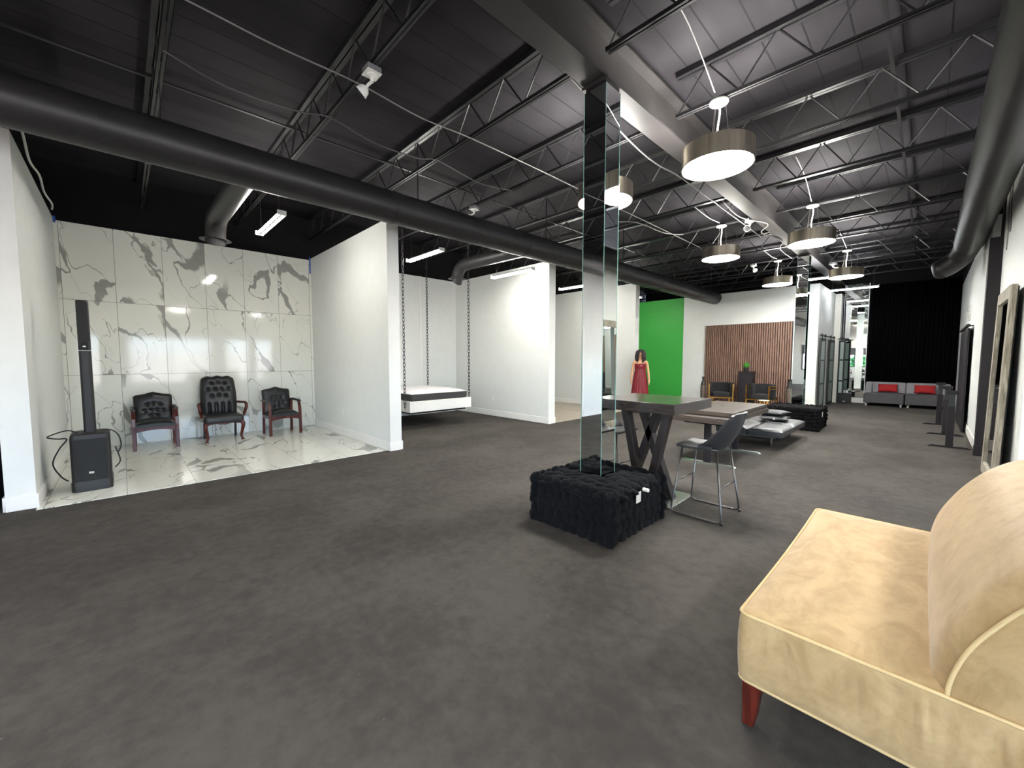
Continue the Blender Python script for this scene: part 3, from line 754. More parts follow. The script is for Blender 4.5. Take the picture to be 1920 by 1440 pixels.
# ------------------------------------------------------------------ black puff ottoman round the column
def puff_ottoman(x0, x1, y0, y1, h, hole, mat, pr=.062, seed=1):
    rnd = random.Random(seed); m = MB(); ins = .035
    def ok(x, y): return hole is None or not (hole[0] - .01 < x < hole[1] + .01 and hole[2] - .01 < y < hole[3] + .01)
    # core, split round the hole
    if hole:
        hx0, hx1, hy0, hy1 = hole
        m.box(x0 + ins, hx0, y0 + ins, y1 - ins, .03, h - ins).box(hx1, x1 - ins, y0 + ins, y1 - ins, .03, h - ins)
        m.box(hx0, hx1, y0 + ins, hy0, .03, h - ins).box(hx0, hx1, hy1, y1 - ins, .03, h - ins)
    else: m.box(x0 + ins, x1 - ins, y0 + ins, y1 - ins, .03, h - ins)
    def puff(c, nrm, su, sv):
        n = Vector(nrm).normalized(); q = n.to_track_quat('Z', 'Y').to_matrix().to_4x4()
        k1, k2 = rnd.uniform(.85, 1.3), rnd.uniform(.85, 1.15)
        bm2 = MB().ell((0, 0, 0), (su * k1, sv * k2, .030 * rnd.uniform(.85, 1.25)), 14, 6)
        mm = Matrix.Translation(c) @ q @ Matrix.Rotation(rnd.uniform(-.45, .45), 4, 'Z')
        bmesh.ops.transform(bm2.bm, matrix=mm, verts=bm2.bm.verts)
        tmp = bpy.data.meshes.new('tmp'); bm2.bm.to_mesh(tmp); bm2.bm.free(); m.bm.from_mesh(tmp); bpy.data.meshes.remove(tmp)
    st = pr * 1.45
    nx, ny, nz = round((x1 - x0) / st), round((y1 - y0) / st), round(h / st)
    for i in range(nx):
        for j in range(ny):
            x = x0 + (i + .5 + (.25 if j % 2 else -.25)) * (x1 - x0) / nx; y = y0 + (j + .5) * (y1 - y0) / ny
            x = min(max(x, x0 + .04), x1 - .04)
            if hole and not (x + pr < hole[0] or x - pr < -99 or x - pr > hole[1] or y + pr * .8 < hole[2] or y - pr * .8 > hole[3]): continue
            ed = min(x - x0, x1 - x, y - y0, y1 - y)
            puff(V(x, y, h - .03 - (.02 if ed < .06 else 0) + rnd.uniform(-.006, .006)), (rnd.uniform(-.15, .15), rnd.uniform(-.05, .3), 1), pr * 1.3, pr * .9)
    for k in range(nz + 1):
        z = .045 + k * (h - .085) / nz
        for (ax, c0, nrm) in ((0, y0, (0, -1, 0)), (0, y1, (0, 1, 0)), (1, x0, (-1, 0, 0)), (1, x1, (1, 0, 0))):
            n = nx if ax == 0 else ny; lo, hi = (x0, x1) if ax == 0 else (y0, y1)
            for i in range(n + 1):
                a = lo + (i + (.25 if k % 2 else -.0)) * (hi - lo) / n
                a = min(max(a, lo + .03), hi - .03)
                c = V(a, c0 - nrm[1] * .028, z) if ax == 0 else V(c0 - nrm[0] * .028, a, z)
                puff(c, (nrm[0] + rnd.uniform(-.15, .15), nrm[1] + rnd.uniform(-.15, .15), .25), pr * 1.05, pr * .95)
    return m
OH = (-2.36, -2.085, 3.18, 3.45)
t = thing('fur_ottoman', 'square black faux fur ottoman wrapped round the mirrored column', 'ottoman')
puff_ottoman(-2.53, -1.68, 2.70, 3.60, .425, OH, FURB, .066, 3).build('body', FURB, t, smooth=180)
MB().box(-1.656, -1.652, 3.045, 3.12, .285, .375).build('price_tag', PLASTW, t)
MB().tube([(-1.65, 3.15, .385), (-1.60, 3.15, .385)], .016, 14).build('tag_roll', PLASTW, t)
t = thing('fur_bench', 'long low black shaggy fur bench beyond the daybed', 'ottoman')
puff_ottoman(-2.50, -1.53, 10.12, 11.02, .46, None, FURS, .06, 8).build('body', FURS, t, smooth=180)
MB().box(-1.505, -1.501, 10.42, 10.50, .28, .38).build('price_tag', PLASTW, t)

# ------------------------------------------------------------------ bar table and stools
t = thing('bar_table', 'tall square dark wood bar table on crossed legs', 'table', (-2.075, 4.115, 0))
MB().box(-.455, .455, -.455, .455, .97, 1.07).build('tabletop', WENGE, t, bevel=.003)
MB().box(-.26, .36, -.285, .285, .0, .022).build('base_plate', BSTEEL, t, bevel=.003)
for s in (-1, 1):
    MB().bar((s * .245, -.115, .97), (s * .035, -.115, .022), .10, .075, (1, 0, 0)).build('leg', WENGEL, t, bevel=.003)
    MB().bar((s * -.10, -.015, .97), (s * .245, -.015, .022), .10, .075, (1, 0, 0)).build('leg', WENGEL, t, bevel=.003)
def make_stool(label):
    t = thing('bar_stool', label, 'bar stool', group='bucket bar stools at the dark table')
    # local: faces -X
    def shell(u, v, off):
        # v 0..1 along seat then back, u across
        s = u * 2 - 1
        if v < .5:
            k = v / .5; x = -.21 + .36 * k; z = .675 - .015 * math.sin(PI * k) + .02 * abs(s) ** 3 * k; y = s * (.205 + .02 * k)
            nx, nz = 0, 1
        else:
            k = (v - .5) / .5; a = k * 1.35
            x = .15 + .075 * math.sin(min(a, 1.1)) + .09 * k; z = .665 + .055 * (1 - math.cos(min(a, 1.35))) + .30 * k ** 1.25
            y = s * (.225 - .03 * k) ; x -= (.10 * (1 - k) + .05) * abs(s) ** 2.2; z += .03 * abs(s) ** 3 * (1 - k)
            if k > .9: z -= .03 * abs(s) ** 6
            nx, nz = -math.cos(a * .4), math.sin(a * .1)
            nx, nz = -math.sin(min(1.45, a + .25)), math.cos(min(1.45, a + .25))
        return V(x + nx * off, y, z + nz * off)
    MB().pad(lambda u, v: shell(u, v, .0), lambda u, v: shell(u, v, -.022), 22, 32).build('seat_shell', STOOLL, t, smooth=60)
    R_ = .009
    for s in (-1, 1):
        y0, y1 = s * .245, s * .175
        loop = rounded([(-.16, y1, .655), (-.235, y0, .012), (.235, y0, .012), (.15, y1, .655)], .05, 5)
        MB().tube(loop, R_, 8).build('leg_loop', GUNM, t, smooth=180)
        MB().tube(rounded([(-.16, y1, .655), (.15, y1, .655)], .02), R_, 8).build('seat_rail', GUNM, t, smooth=180)
        MB().cyl((.235, y0 + s * .0, 0), (.235, y0, .02), .013, .013, 10).build('foot_glide', PLASTB, t)
    for x0, xx in ((-.2, 0), (.2, 0)):
        z = .31; f = (.655 - z) / .643; 
        xs = (-.16 + (-.235 + .16) * f) if x0 < 0 else (.15 + (.235 - .15) * f); ys = .175 + (.245 - .175) * f
        MB().tube([(xs, -ys, z), (xs, ys, z)], .007, 8).build('footrest_bar', GUNM, t, smooth=180)
    return t
s1 = make_stool('grey-black bucket bar stool on the open side of the dark bar table')
s1.location = (-1.465, 4.045, 0)
s2 = dup(s1, (-2.585, 4.16, 0), PI, 'bucket bar stool tucked behind the mirrored column and table', 'bucket bar stools at the dark table')

# ------------------------------------------------------------------ standing desk
t = thing('standing_desk', 'grey-brown standing desk behind the tall bar table', 'desk')
MB().box(-2.66, -1.86, 6.08, 7.74, .675, .735).build('desktop', DESKW, t, bevel=.003)
MB().box(-2.69, -1.84, 5.78, 7.76, .60, .668).build('drawer_box', DESKW, t, bevel=.003)
MB().box(-2.66, -1.86, 5.79, 5.80, .668, .676).build('front_lip', WENGE, t)
for y in (5.9, 7.08):
    MB().box(-2.17, -2.09, y - .035, y + .035, .035, .60).build('leg', BLKCOL, t, bevel=.004)
    m = MB().extr([(-2.5, 0), (-1.76, 0), (-1.76, .012), (-1.80, .035), (-2.46, .035), (-2.5, .012)], 1, y - .035, y + .035)
    m.build('foot', BSTEEL, t)
MB().box(-2.45, -1.95, 5.86, 7.12, .575, .60).build('steel_frame', BLKCOL, t)
MB().tube(smoothpts([(-2.08, 5.88, .46), (-2.0, 5.86, .42), (-1.96, 5.95, .44), (-1.95, 6.3, .5), (-2.0, 6.8, .57)]), .006, 6).build('cable', CORDB, t, smooth=180)
MB().ell((-2.3, 6.95, .736), (.03, .045, .004), 12, 4).build('grommet', BLKCOL, t)

# ------------------------------------------------------------------ daybed and cushions
t = thing('futon_daybed', 'low charcoal leather folding daybed on steel legs', 'daybed')
for (x0, x1) in ((-2.10, -1.60), (-2.62, -2.115)):
    for (y0, y1) in ((7.62, 8.42), (8.435, 9.34)):
        def tp(u, v, x0=x0, x1=x1, y0=y0, y1=y1):
            e = (1 - abs(2 * u - 1) ** 6) * (1 - abs(2 * v - 1) ** 8)
            d = 0
            for a, b in ((.3, .3), (.7, .3), (.3, .7), (.7, .7)): d += .012 * math.exp(-(((u - a) * .5) ** 2 + ((v - b) * .85) ** 2) / .0015)
            return V(x0 + (x1 - x0) * u, y0 + (y1 - y0) * v, .295 + .038 * e - d)
        MB().pad(tp, lambda u, v, x0=x0, x1=x1, y0=y0, y1=y1: V(x0 + .01 + (x1 - x0 - .02) * u, y0 + .01 + (y1 - y0 - .02) * v, .20), 22, 26).build('cushion_panel', FUTON, t)
MB().box(-2.55, -1.72, 7.7, 7.74, .17, .20).box(-2.55, -1.72, 9.2, 9.24, .17, .20).box(-2.52, -2.48, 7.74, 9.2, .17, .20).box(-1.80, -1.76, 7.74, 9.2, .17, .20).build('frame', GUNM, t)
for x in (-2.5, -1.80):
    for y in (7.82, 9.14): MB().tube([(x, y, .18), (x + .0, y, 0)], [.022, .016], 10).build('leg', CHROME, t)
def cushion(name, x, y, z, sx, sy, sz, mat, rz, lab, cat='cushion', grp=None):
    t = thing(name, lab, cat, (x, y, z), rz, grp)
    def f(sg):
        def g(u, v):
            e = ((1 - abs(2 * u - 1) ** 3.2) * (1 - abs(2 * v - 1) ** 3.2)) ** .6
            k = 1 - .05 * (math.sin(PI * u) * (abs(2 * v - 1) ** 4) + math.sin(PI * v) * abs(2 * u - 1) ** 4)
            return V((u - .5) * sx * k, (v - .5) * sy * k, sz / 2 + sg * (sz / 2 * e + .004))
        return g
    MB().pad(f(1), f(-1), 18, 18).build('cover', mat, t, smooth=180)
    return t
c1 = cushion('seat_cushion', -1.99, 8.86, .338, .44, .50, .085, GUNP, .1, 'charcoal square cushion lying directly on the daybed', 'cushion', 'charcoal cushions stacked on the daybed')
MB().box(.0, .03, -.262, -.25, .03, .07).build('care_label', PLASTW, c1)
cushion('seat_cushion', -2.02, 8.90, .434, .42, .46, .08, GUNP, -.15, 'charcoal square cushion on top of the other cushion', 'cushion', 'charcoal cushions stacked on the daybed')

# ------------------------------------------------------------------ cream settee
t = thing('cream_settee', 'large cream suede armless settee with piped seams and dark red legs', 'settee')
sx0, sx1, sy0, sy1 = -.49, .70, 1.74, 3.36
def wr(ring_z): return 0
m = MB()
def seat_ring(z, ins, k=110):
    pts = []; x0, x1, y0, y1 = sx0 + ins, sx1 - ins, sy0 + ins, sy1 - ins
    r = max(.012, .035 - ins * .4)
    def cr(cx, cy, s):
        for i in range(5):
            a = s + PI / 2 * i / 4; pts.append((cx + r * math.cos(a), cy + r * math.sin(a)))
    def edge(a, b):
        for i in range(1, k): pts.append((a[0] + (b[0] - a[0]) * i / k, a[1] + (b[1] - a[1]) * i / k))
    cr(x1 - r, y1 - r, 0); edge((x1 - r, y1), (x0 + r, y1)); cr(x0 + r, y1 - r, PI / 2); edge((x0, y1 - r), (x0, y0 + r))
    cr(x0 + r, y0 + r, PI); edge((x0 + r, y0), (x1 - r, y0)); cr(x1 - r, y0 + r, 1.5 * PI); edge((x1, y0 + r), (x1, y1 - r))
    return pts
def ruffle(x, y, z):
    """gathers below the top seam"""
    s = x * 1.0 + y * 1.0
    env = .35 + .65 * max(0, math.sin(s * 3.1 + .7)) ** 1.5 + .2 * math.sin(s * 7.7)
    k = max(0, 1 - abs(z - .405) / .055) ** .8 * .0075
    k2 = max(0, 1 - abs(z - .36) / .12) * .018
    return env * (k * (math.sin(s * 150) + .5 * math.sin(s * 97 + 1)) + k2 * (math.sin(s * 61 + 3 * (z - .3)) ** 3 + .5 * math.sin(s * 38 + 4 * z)))
rings = []
for z, ins in ((.205, .008), (.215, .001), (.25, -.002), (.28, -.003), (.31, -.004), (.34, -.004), (.365, -.004), (.39, -.004), (.41, -.003), (.43, -.003), (.45, -.002), (.465, 0), (.478, .005), (.486, .02), (.492, .08), (.499, .16), (.505, .27), (.508, .40)):
    rg = []
    for x, y in seat_ring(z, ins):
        d = ruffle(x, y, z); cx, cy = (sx0 + sx1) / 2, (sy0 + sy1) / 2
        nx = 1 if abs(x - (sx1 - ins)) < .01 else -1 if abs(x - (sx0 + ins)) < .01 else 0
        ny = 1 if abs(y - (sy1 - ins)) < .01 else -1 if abs(y - (sy0 + ins)) < .01 else 0
        zz = z + (.006 * math.sin(x * 9 + y * 4) * min(1, ins * 8) if ins > .02 else 0) - (.02 * math.sin(PI * min(1, max(0, (y - sy0) / (sy1 - sy0)))) if (abs(x - sx0) < .08 and z > .4) else 0)
        rg.append(V(x + nx * d, y + ny * d, zz))
    rings.append(rg)
m.ring_faces(rings)
m.build('seat', SUEDE, t, smooth=75)
def pip(z, ins, front_dip):
    pts = []
    for x, y in seat_ring(z, ins):
        dz = -(.02 * math.sin(PI * min(1, max(0, (y - sy0) / (sy1 - sy0)))) if (abs(x - sx0) < .08 and front_dip) else 0)
        pts.append((x, y, z + dz))
    return pts
MB().tube(pip(.480, .002, True), .0062, 7, closed=True).build('top_piping', PIPE, t, smooth=180)
MB().tube(pip(.207, .004, False), .0055, 7, closed=True).build('bottom_piping', PIPE, t, smooth=180)
prof = smoothpts([(.060, 0, .37), (.046, 0, .46), (.054, 0, .55), (.08, 0, .65), (.122, 0, .745), (.175, 0, .835), (.245, 0, .92), (.335, 0, .985), (.44, 0, 1.012), (.54, 0, .995), (.62, 0, .93), (.665, 0, .82), (.68, 0, .66), (.68, 0, .40)], 5)
cen = V(.38, 0, .68)
def prof_ring(y, ins, belly=0.0):
    out = []
    for p in prof:
        d = cen - p; L = d.length; q = p + d / L * min(ins, L * .5)
        f = max(0, 1 - abs(p.z - .62) / .25)
        out.append(V(q.x - belly * f * 1.4, y, q.z))
    return out
rings = []
by0_, by1_ = 1.755, 3.345; N = 30
for i in range(N + 1):
    s_ = i / N; y = by0_ + (by1_ - by0_) * s_
    e = min(s_, 1 - s_) * (by1_ - by0_)
    ins = .045 * max(0, 1 - e / .10) ** 2 + .0
    rings.append(prof_ring(y, ins, .012 * math.sin(PI * s_)))
MB().ring_faces(rings).build('backrest', SUEDE, t, smooth=80)
for y in (by0_, by1_):
    MB().tube([p for p in prof_ring(y + (-.004 if y < 2 else .004), .044)][:-1], .0062, 7).build('back_piping', PIPE, t, smooth=180)
for x, sx in ((-.44, -1), (.62, 1)):
    for y, sy in ((1.80, -1), (3.28, 1)):
        pts = smoothpts([(x, y, .21), (x + sx * .004, y + sy * .002, .13), (x + sx * .006, y + sy * .004, .05), (x + sx * .012, y + sy * .008, 0)], 4)
        mm = MB(); n = len(pts)
        rr = [.036 - .016 * i / (n - 1) for i in range(n)]
        mm.ring_faces([[p + V(a * r, b * r, 0) for a, b in ((-1, -1), (1, -1), (1, 1), (-1, 1))] for p, r in zip(pts, rr)])
        mm.build('leg', REDWOOD, t, bevel=.006)

# ------------------------------------------------------------------ slat panel and lounge group
t = thing('slat_wall_panel', 'walnut vertical slat panel on the white end wall', 'wall panel')
MB().box(-5.44, -2.90, 14.575, 14.6, .02, 2.62).build('felt_backing', BLKWALL, t)
m = MB(); n = 40
for k in range(n):
    x = -5.435 + k * 2.53 / n; m.box(x + .006, x + .047, 14.548, 14.575, .02, 2.62)
m.build('slats', SLATW, t)
def make_lounge(lab):
    t = thing('tub_chair', lab, 'armchair', group='black velvet tub chairs with gold frames')
    # faces -Y local
    outer = lambda a, z: V(.33 * math.sin(a) * 1.02, .33 * math.cos(a) * .95 + .02, z)
    def sh(sg, u, v):
        a = -PI * .62 + 2 * PI * .62 * u; r = .33 if sg > 0 else .255
        return V(r * math.sin(a), r * math.cos(a) * .95 + .0, .30 + (.43 if sg > 0 else .43) * v)
    MB().pad(lambda u, v: sh(1, u, v), lambda u, v: sh(-1, u, v), 32, 6).build('backrest', VELV, t, bevel=.02)
    MB().rbox(-.25, .25, -.27, .22, [(.28, .01), (.29, 0), (.40, 0), (.425, .015), (.435, .06)], .10).build('seat', VELV, t)
    for s in (-1, 1):
        MB().bar((s * .33, -.29, 0), (s * .33, -.29, .70), .028, .028, (0, 1, 0)).build('leg', GOLD, t)
        MB().bar((s * .24, .28, 0), (s * .24, .28, .34), .026, .026, (0, 1, 0)).build('leg', GOLD, t)
        for z in (.685, .60): MB().bar((s * .342, -.30, z), (s * .342, .08, z), .022, .026).build('arm_rail', GOLD, t)
    MB().bar((-.33, -.29, .27), (.33, -.29, .27), .024, .024).build('front_rail', GOLD, t)
    MB().bar((-.24, .27, .27), (.24, .27, .27), .024, .024).build('rear_rail', GOLD, t)
    MB().box(-.24, .24, -.28, .26, .262, .284).build('seat_frame', GOLD, t)
    return t
l1 = make_lounge('black velvet tub chair with gold frame by the tall narrow vase'); l1.location = (-4.60, 13.75, 0); l1.rotation_euler = (0, 0, .32)
l2 = dup(l1, (-3.42, 13.75, 0), -.28, 'black velvet tub chair with gold frame between plinth and broad vase', 'black velvet tub chairs with gold frames')
t = thing('plinth', 'tall black square plinth between the tub chairs', 'plinth', (-4.0, 14.22, 0))
MB().box(-.19, .19, -.19, .19, 0, 1.07).build('body', BLKCOL, t, bevel=.004)
MB().box(-.2, .2, -.2, .2, 1.07, 1.085).build('cap', BLKCOL, t)
t = thing('potted_grass', 'small green grass ball in a black pot on the plinth', 'plant', (-4.03, 14.2, 1.085))
MB().lathe([(.055, 0), (.075, .03), (.08, .12), (.072, .13), (.06, .125)], seg=20).build('pot', CERAM, t)
m = MB(); rr = random.Random(4)
m.ell((0, 0, .19), (.075, .075, .075), 14, 8)
for k in range(320):
    d = V(rr.gauss(0, 1), rr.gauss(0, 1), rr.gauss(.2, 1)).normalized(); p = V(0, 0, .19)
    m.tube([p + d * .06, p + d * (.10 + rr.random() * .012) + V(0, 0, -.004)], [.004, .001], 4)
m.build('grass_ball', GRASS, t)
VP = [(.05, 0), (.075, .02), (.082, .1), (.085, .45), (.082, .58), (.066, .66), (.035, .73), (.028, .78), (.03, .82), (.052, .875), (.046, .88), (.024, .83)]
t = thing('floor_vase', 'tall slim grey floor vase by the white wall edge', 'vase', (-5.33, 14.22, 0), 0, 'floor vases beside the slat panel')
MB().lathe(VP[:5] + [(.0805, .59)], seg=24).build('body', HAMM, t); MB().lathe([(.081, .585)] + VP[5:], seg=24).build('neck', CERAM, t)
t = thing('floor_vase', 'broad bronze floor vase with dark neck near the mirrored column', 'vase', (-2.84, 14.2, 0), 0, 'floor vases beside the slat panel')
MB().lathe([(r * 1.12, z * .98) for r, z in VP[:4]] + [(.092, .60)], seg=24).build('body', HAMM, t); MB().lathe([(.095, .6), (.088, .66), (.06, .71), (.05, .75), (.05, .86), (.058, .885), (.04, .885)], seg=24).build('neck', CERAM, t)
t = thing('side_table', 'small gold side table with pale top by the tub chair', 'side table', (-3.22, 13.05, .011))
MB().lathe([(.13, .29), (.13, .305)], seg=28).build('table_top', WT, t)
for k in range(5):
    a = 2 * PI * k / 5
    MB().tube([(.11 * math.cos(a), .11 * math.sin(a), .29), (.05 * math.cos(a + .5), .05 * math.sin(a + .5), .15), (.15 * math.cos(a + 1), .15 * math.sin(a + 1), .012)], .014, 8).build('leg', GOLD, t)
MB().lathe([(.17, 0), (.17, .014), (.12, .014), (.12, 0)], seg=28, caps=False).build('base_ring', GOLD, t)
t = thing('rug', 'pale cream rug under the tub chairs', 'rug', (0, 0, 0))
MB().rbox(-5.0, -2.7, 12.5, 13.3, [(.0, 0), (.008, 0), (.01, .01)], .03).build('pile', M('cream_rug', (222, 216, 204), .95, bump=.5, bscale=120), t)

# ------------------------------------------------------------------ mannequin
t = thing('mannequin', 'mannequin in a long crimson strapless gown with dark wavy wig', 'mannequin', (-5.61, 10.40, 0), math.radians(30))
# faces -Y locally
me = bpy.data.meshes.new('body'); vs, es, rad = [], [], []
def sv(p, r, par=None):
    vs.append(p); rad.append(r)
    if par is not None: es.append((par, len(vs) - 1))
    return len(vs) - 1
pel = sv((0, 0, 1.0), (.15, .10)); wst = sv((0, 0, 1.14), (.115, .085), pel); ch = sv((0, 0, 1.30), (.135, .095), wst); uc = sv((0, .01, 1.40), (.12, .07), ch)
nk = sv((0, .01, 1.475), (.052, .052), uc); hd0 = sv((0, 0, 1.55), (.058, .062), nk); hd1 = sv((0, -.005, 1.62), (.072, .085), hd0); hd2 = sv((0, 0, 1.69), (.055, .065), hd1)
for s in (-1, 1):
    sh = sv((s * .165, .01, 1.405), (.047, .047), uc); el_ = sv((s * .215, .01, 1.13), (.034, .034), sh); wrr = sv((s * .235, -.05, .92), (.022, .026), el_)
    pm = sv((s * .238, -.065, .86), (.017, .034), wrr)
    for k in range(4):
        f1 = sv((s * (.240 - .002 * k), -.095 + .022 * k, .80), (.0085, .0085), pm); f2 = sv((s * .236, -.097 + .022 * k, .755 + .008 * abs(k - 1.5)), (.007, .007), f1)
    th = sv((s * .225, -.10, .855), (.009, .009), pm); sv((s * .218, -.118, .815), (.008, .008), th)
    lg = sv((s * .09, 0, .85), (.085, .085), pel); kn = sv((s * .08, 0, .5), (.055, .055), lg); an = sv((s * .075, .02, .08), (.035, .035), kn); sv((s * .08, -.1, .03), (.03, .03), an)
me.from_pydata(vs, es, []); ob = bpy.data.objects.new('body', me); COL.objects.link(ob); ob.parent = t; me.materials.append(SKIN)
sk = ob.modifiers.new('skin', 'SKIN'); sk.use_smooth_shade = True
for i, r in enumerate(rad): me.skin_vertices[0].data[i].radius = r
me.skin_vertices[0].data[0].use_root = True
sb = ob.modifiers.new('sub', 'SUBSURF'); sb.levels = 2; sb.render_levels = 2
m = MB().ell((0, -.086, 1.605), (.013, .018, .022), 8, 6).ell((0, -.08, 1.555), (.02, .01, .009), 8, 5); m.build('nose', SKIN, t)
MB().ell((0, -.080, 1.572), (.022, .009, .008), 10, 5).build('mouth', LIPS, t)
for s in (-1, 1):
    MB().ell((s * .03, -.083, 1.632), (.013, .007, .008), 10, 5).build('eye', EYEM, t)
    MB().ell((s * .078, 0, 1.61), (.012, .02, .03), 8, 6).build('ear', SKIN, t)
m = MB(); rr = random.Random(11)
m.ell((0, .03, 1.655), (.098, .095, .105), 18, 10)
for k in range(64):
    a = -PI * .40 + (PI * 1.8) * k / 63.0
    x, y = .10 * math.cos(a), .10 * math.sin(a) + .01
    a2 = math.atan2(y, x); r0 = .085
    top = V(r0 * math.cos(a2) * .6, .02 + r0 * math.sin(a2) * .6, 1.735); L = .27 + rr.random() * .08
    if y < -.05 and abs(x) < .045: continue
    pts = []
    for i in range(9):
        q = i / 8; sp = r0 + .035 * min(1, q * 2) + .012 * math.sin(q * 11 + k)
        pts.append(V(sp * math.cos(a2) + .006 * math.sin(q * 13 + k * 2), .01 + sp * math.sin(a2), 1.73 - L * q - .02 * q) if i else top)
    m.tube(pts, [.014, .022, .024, .024, .023, .022, .02, .016, .006], 6)
m.build('wig', HAIR, t, smooth=180)
def dress_ring(z, rx, ry, pl, n=72):
    return [V((rx + pl * math.sin(18 * 2 * PI * k / n)) * math.cos(2 * PI * k / n), (ry + pl * math.sin(18 * 2 * PI * k / n)) * math.sin(2 * PI * k / n), z) for k in range(n)]
rg = []
for z, rx, ry, pl in ((1.345, .128, .098, 0), (1.355, .138, .108, 0), (1.32, .148, .122, 0), (1.25, .150, .126, 0), (1.22, .140, .112, .001), (1.20, .140, .112, .002), (1.1, .152, .125, .006), (.9, .185, .155, .010), (.6, .215, .20, .014), (.3, .245, .24, .018), (.03, .275, .275, .022)):
    rg.append(dress_ring(z, rx, ry, pl))
MB().ring_faces(rg, True, False).build('gown', DRESS, t, smooth=180)
MB().ring_faces([dress_ring(1.205, .146, .118, 0), dress_ring(1.235, .150, .122, 0)], True, False).build('sash', DRESS, t, smooth=180)
MB().ell((-.06, -.118, 1.215), (.016, .008, .016), 10, 5).build('brooch', CHROME, t)
MB().lathe([(.17, 0), (.17, .012), (.03, .016), (.012, .03), (.012, .06)], seg=24).build('stand_base', CHROME, t)

# ------------------------------------------------------------------ barn doors, tall mirror, end group
def barn(x, y0, y1, zt, n, lab):
    f = MB(); s = .075
    f.box(x, x + .035, y0, y0 + s, .02, zt).box(x, x + .035, y1 - s, y1, .02, zt)
    for z in (.02, .72, 1.42, zt - s): f.box(x, x + .035, y0 + s, y1 - s, z, z + (s if z in (.02, zt - s) else .04))
    d = struct(f.build('door_%d' % n, PLASTB, bevel=.003), lab, 'door')
    MB().box(x + .012, x + .022, y0 + s, y1 - s, .09, zt - s).build('glass_pane', FROST, d)
    for y in (y0 + .15, y1 - .15):
        MB().box(x + .036, x + .044, y - .02, y + .02, zt - .1, zt + .08).build('roller_strap', PLASTB, d)
        MB().tube([(x + .01, y, zt + .085), (x + .045, y, zt + .085)], .045, 18).build('roller', PLASTB, d)
def rail(x, y0, y1, z, lab):
    t = thing('barn_door_rail', lab, 'door rail')
    MB().box(x, x + .012, y0, y1, z, z + .04).build('track', PLASTB, t)
    m = MB()
    for k in range(4):
        y = y0 + .1 + (y1 - y0 - .2) * k / 3; m.tube([(x - .03, y, z + .02), (x + .02, y, z + .02)], .012, 8)
    m.build('standoff', PLASTB, t)
barn(-2.262, 14.72, 15.55, 2.10, 2, 'first frosted glass sliding door beyond the far mirrored column')
barn(-2.262, 16.25, 17.15, 2.10, 3, 'second frosted glass sliding door, before the shiplap')
rail(-2.255, 14.65, 17.3, 2.16, 'black sliding door rail along the white side wall')
f = MB().box(-2.12, -2.085, 17.41, 17.44, .0, 2.1); 
f = MB(); f.box(-2.145, -2.10, 17.33, 17.36, .02, 2.1).box(-2.01, -1.965, 17.33, 17.36, .02, 2.1)
for z in (.02, .72, 1.42, 2.04): f.box(-2.10, -2.01, 17.33, 17.36, z, z + .05)
d = struct(f.build('door_4', PLASTB), 'narrow frosted sliding door before the tall mirror', 'door')
MB().box(-2.10, -2.01, 17.34, 17.35, .07, 2.04).build('glass_pane', FROST, d)
t = thing('barn_door_rail', 'short black sliding door rail before the tall mirror', 'door rail')
MB().box(-2.18, -1.9, 17.37, 17.38, 2.13, 2.165).build('track', PLASTB, t)
for x in (-2.1, -2.03): MB().tube([(x, 17.33, 2.16), (x, 17.37, 2.16)], .035, 14).build('roller', PLASTB, t)
t = thing('wall_mirror', 'tall frameless wall mirror beside the black drape', 'mirror')
MB().box(-2.13, -1.5, 17.96, 17.975, .17, 3.32).build('lower_glass', MIRR, t)
MB().box(-2.13, -1.5, 17.96, 17.975, 3.33, 4.0).build('upper_glass', MIRR, t)
MB().box(-1.5, -1.48, 17.95, 17.99, .17, 4.0).build('edge_trim', WT, t)
t = thing('storage_crate', 'black box standing below the tall mirror', 'crate', (-1.94, 17.45, 0))
MB().rbox(-.16, .16, -.13, .13, [(0, .006), (.006, 0), (.31, 0), (.315, .006)], .02).build('body', PLASTB, t)
MB().rbox(-.17, .17, -.14, .14, [(.315, 0), (.34, 0), (.345, .008)], .02).build('lid', PLASTB, t)
MB().box(-.03, .03, -.137, -.131, .05, .08).build('badge', BADGE, t)
for k, x in enumerate((-.03, .045)):
    o = MB().lathe([(.028, .0), (.034, .09), (.03, .09), (.025, .004)], (-1.93 + x, 17.44, .345), 18, False).build('paper_cup', PLASTW); tag(o, 'white cup on the black box, %s' % ('nearer the barn doors' if k == 0 else 'nearer the sofa'), 'cup', 'white cups on the black box')
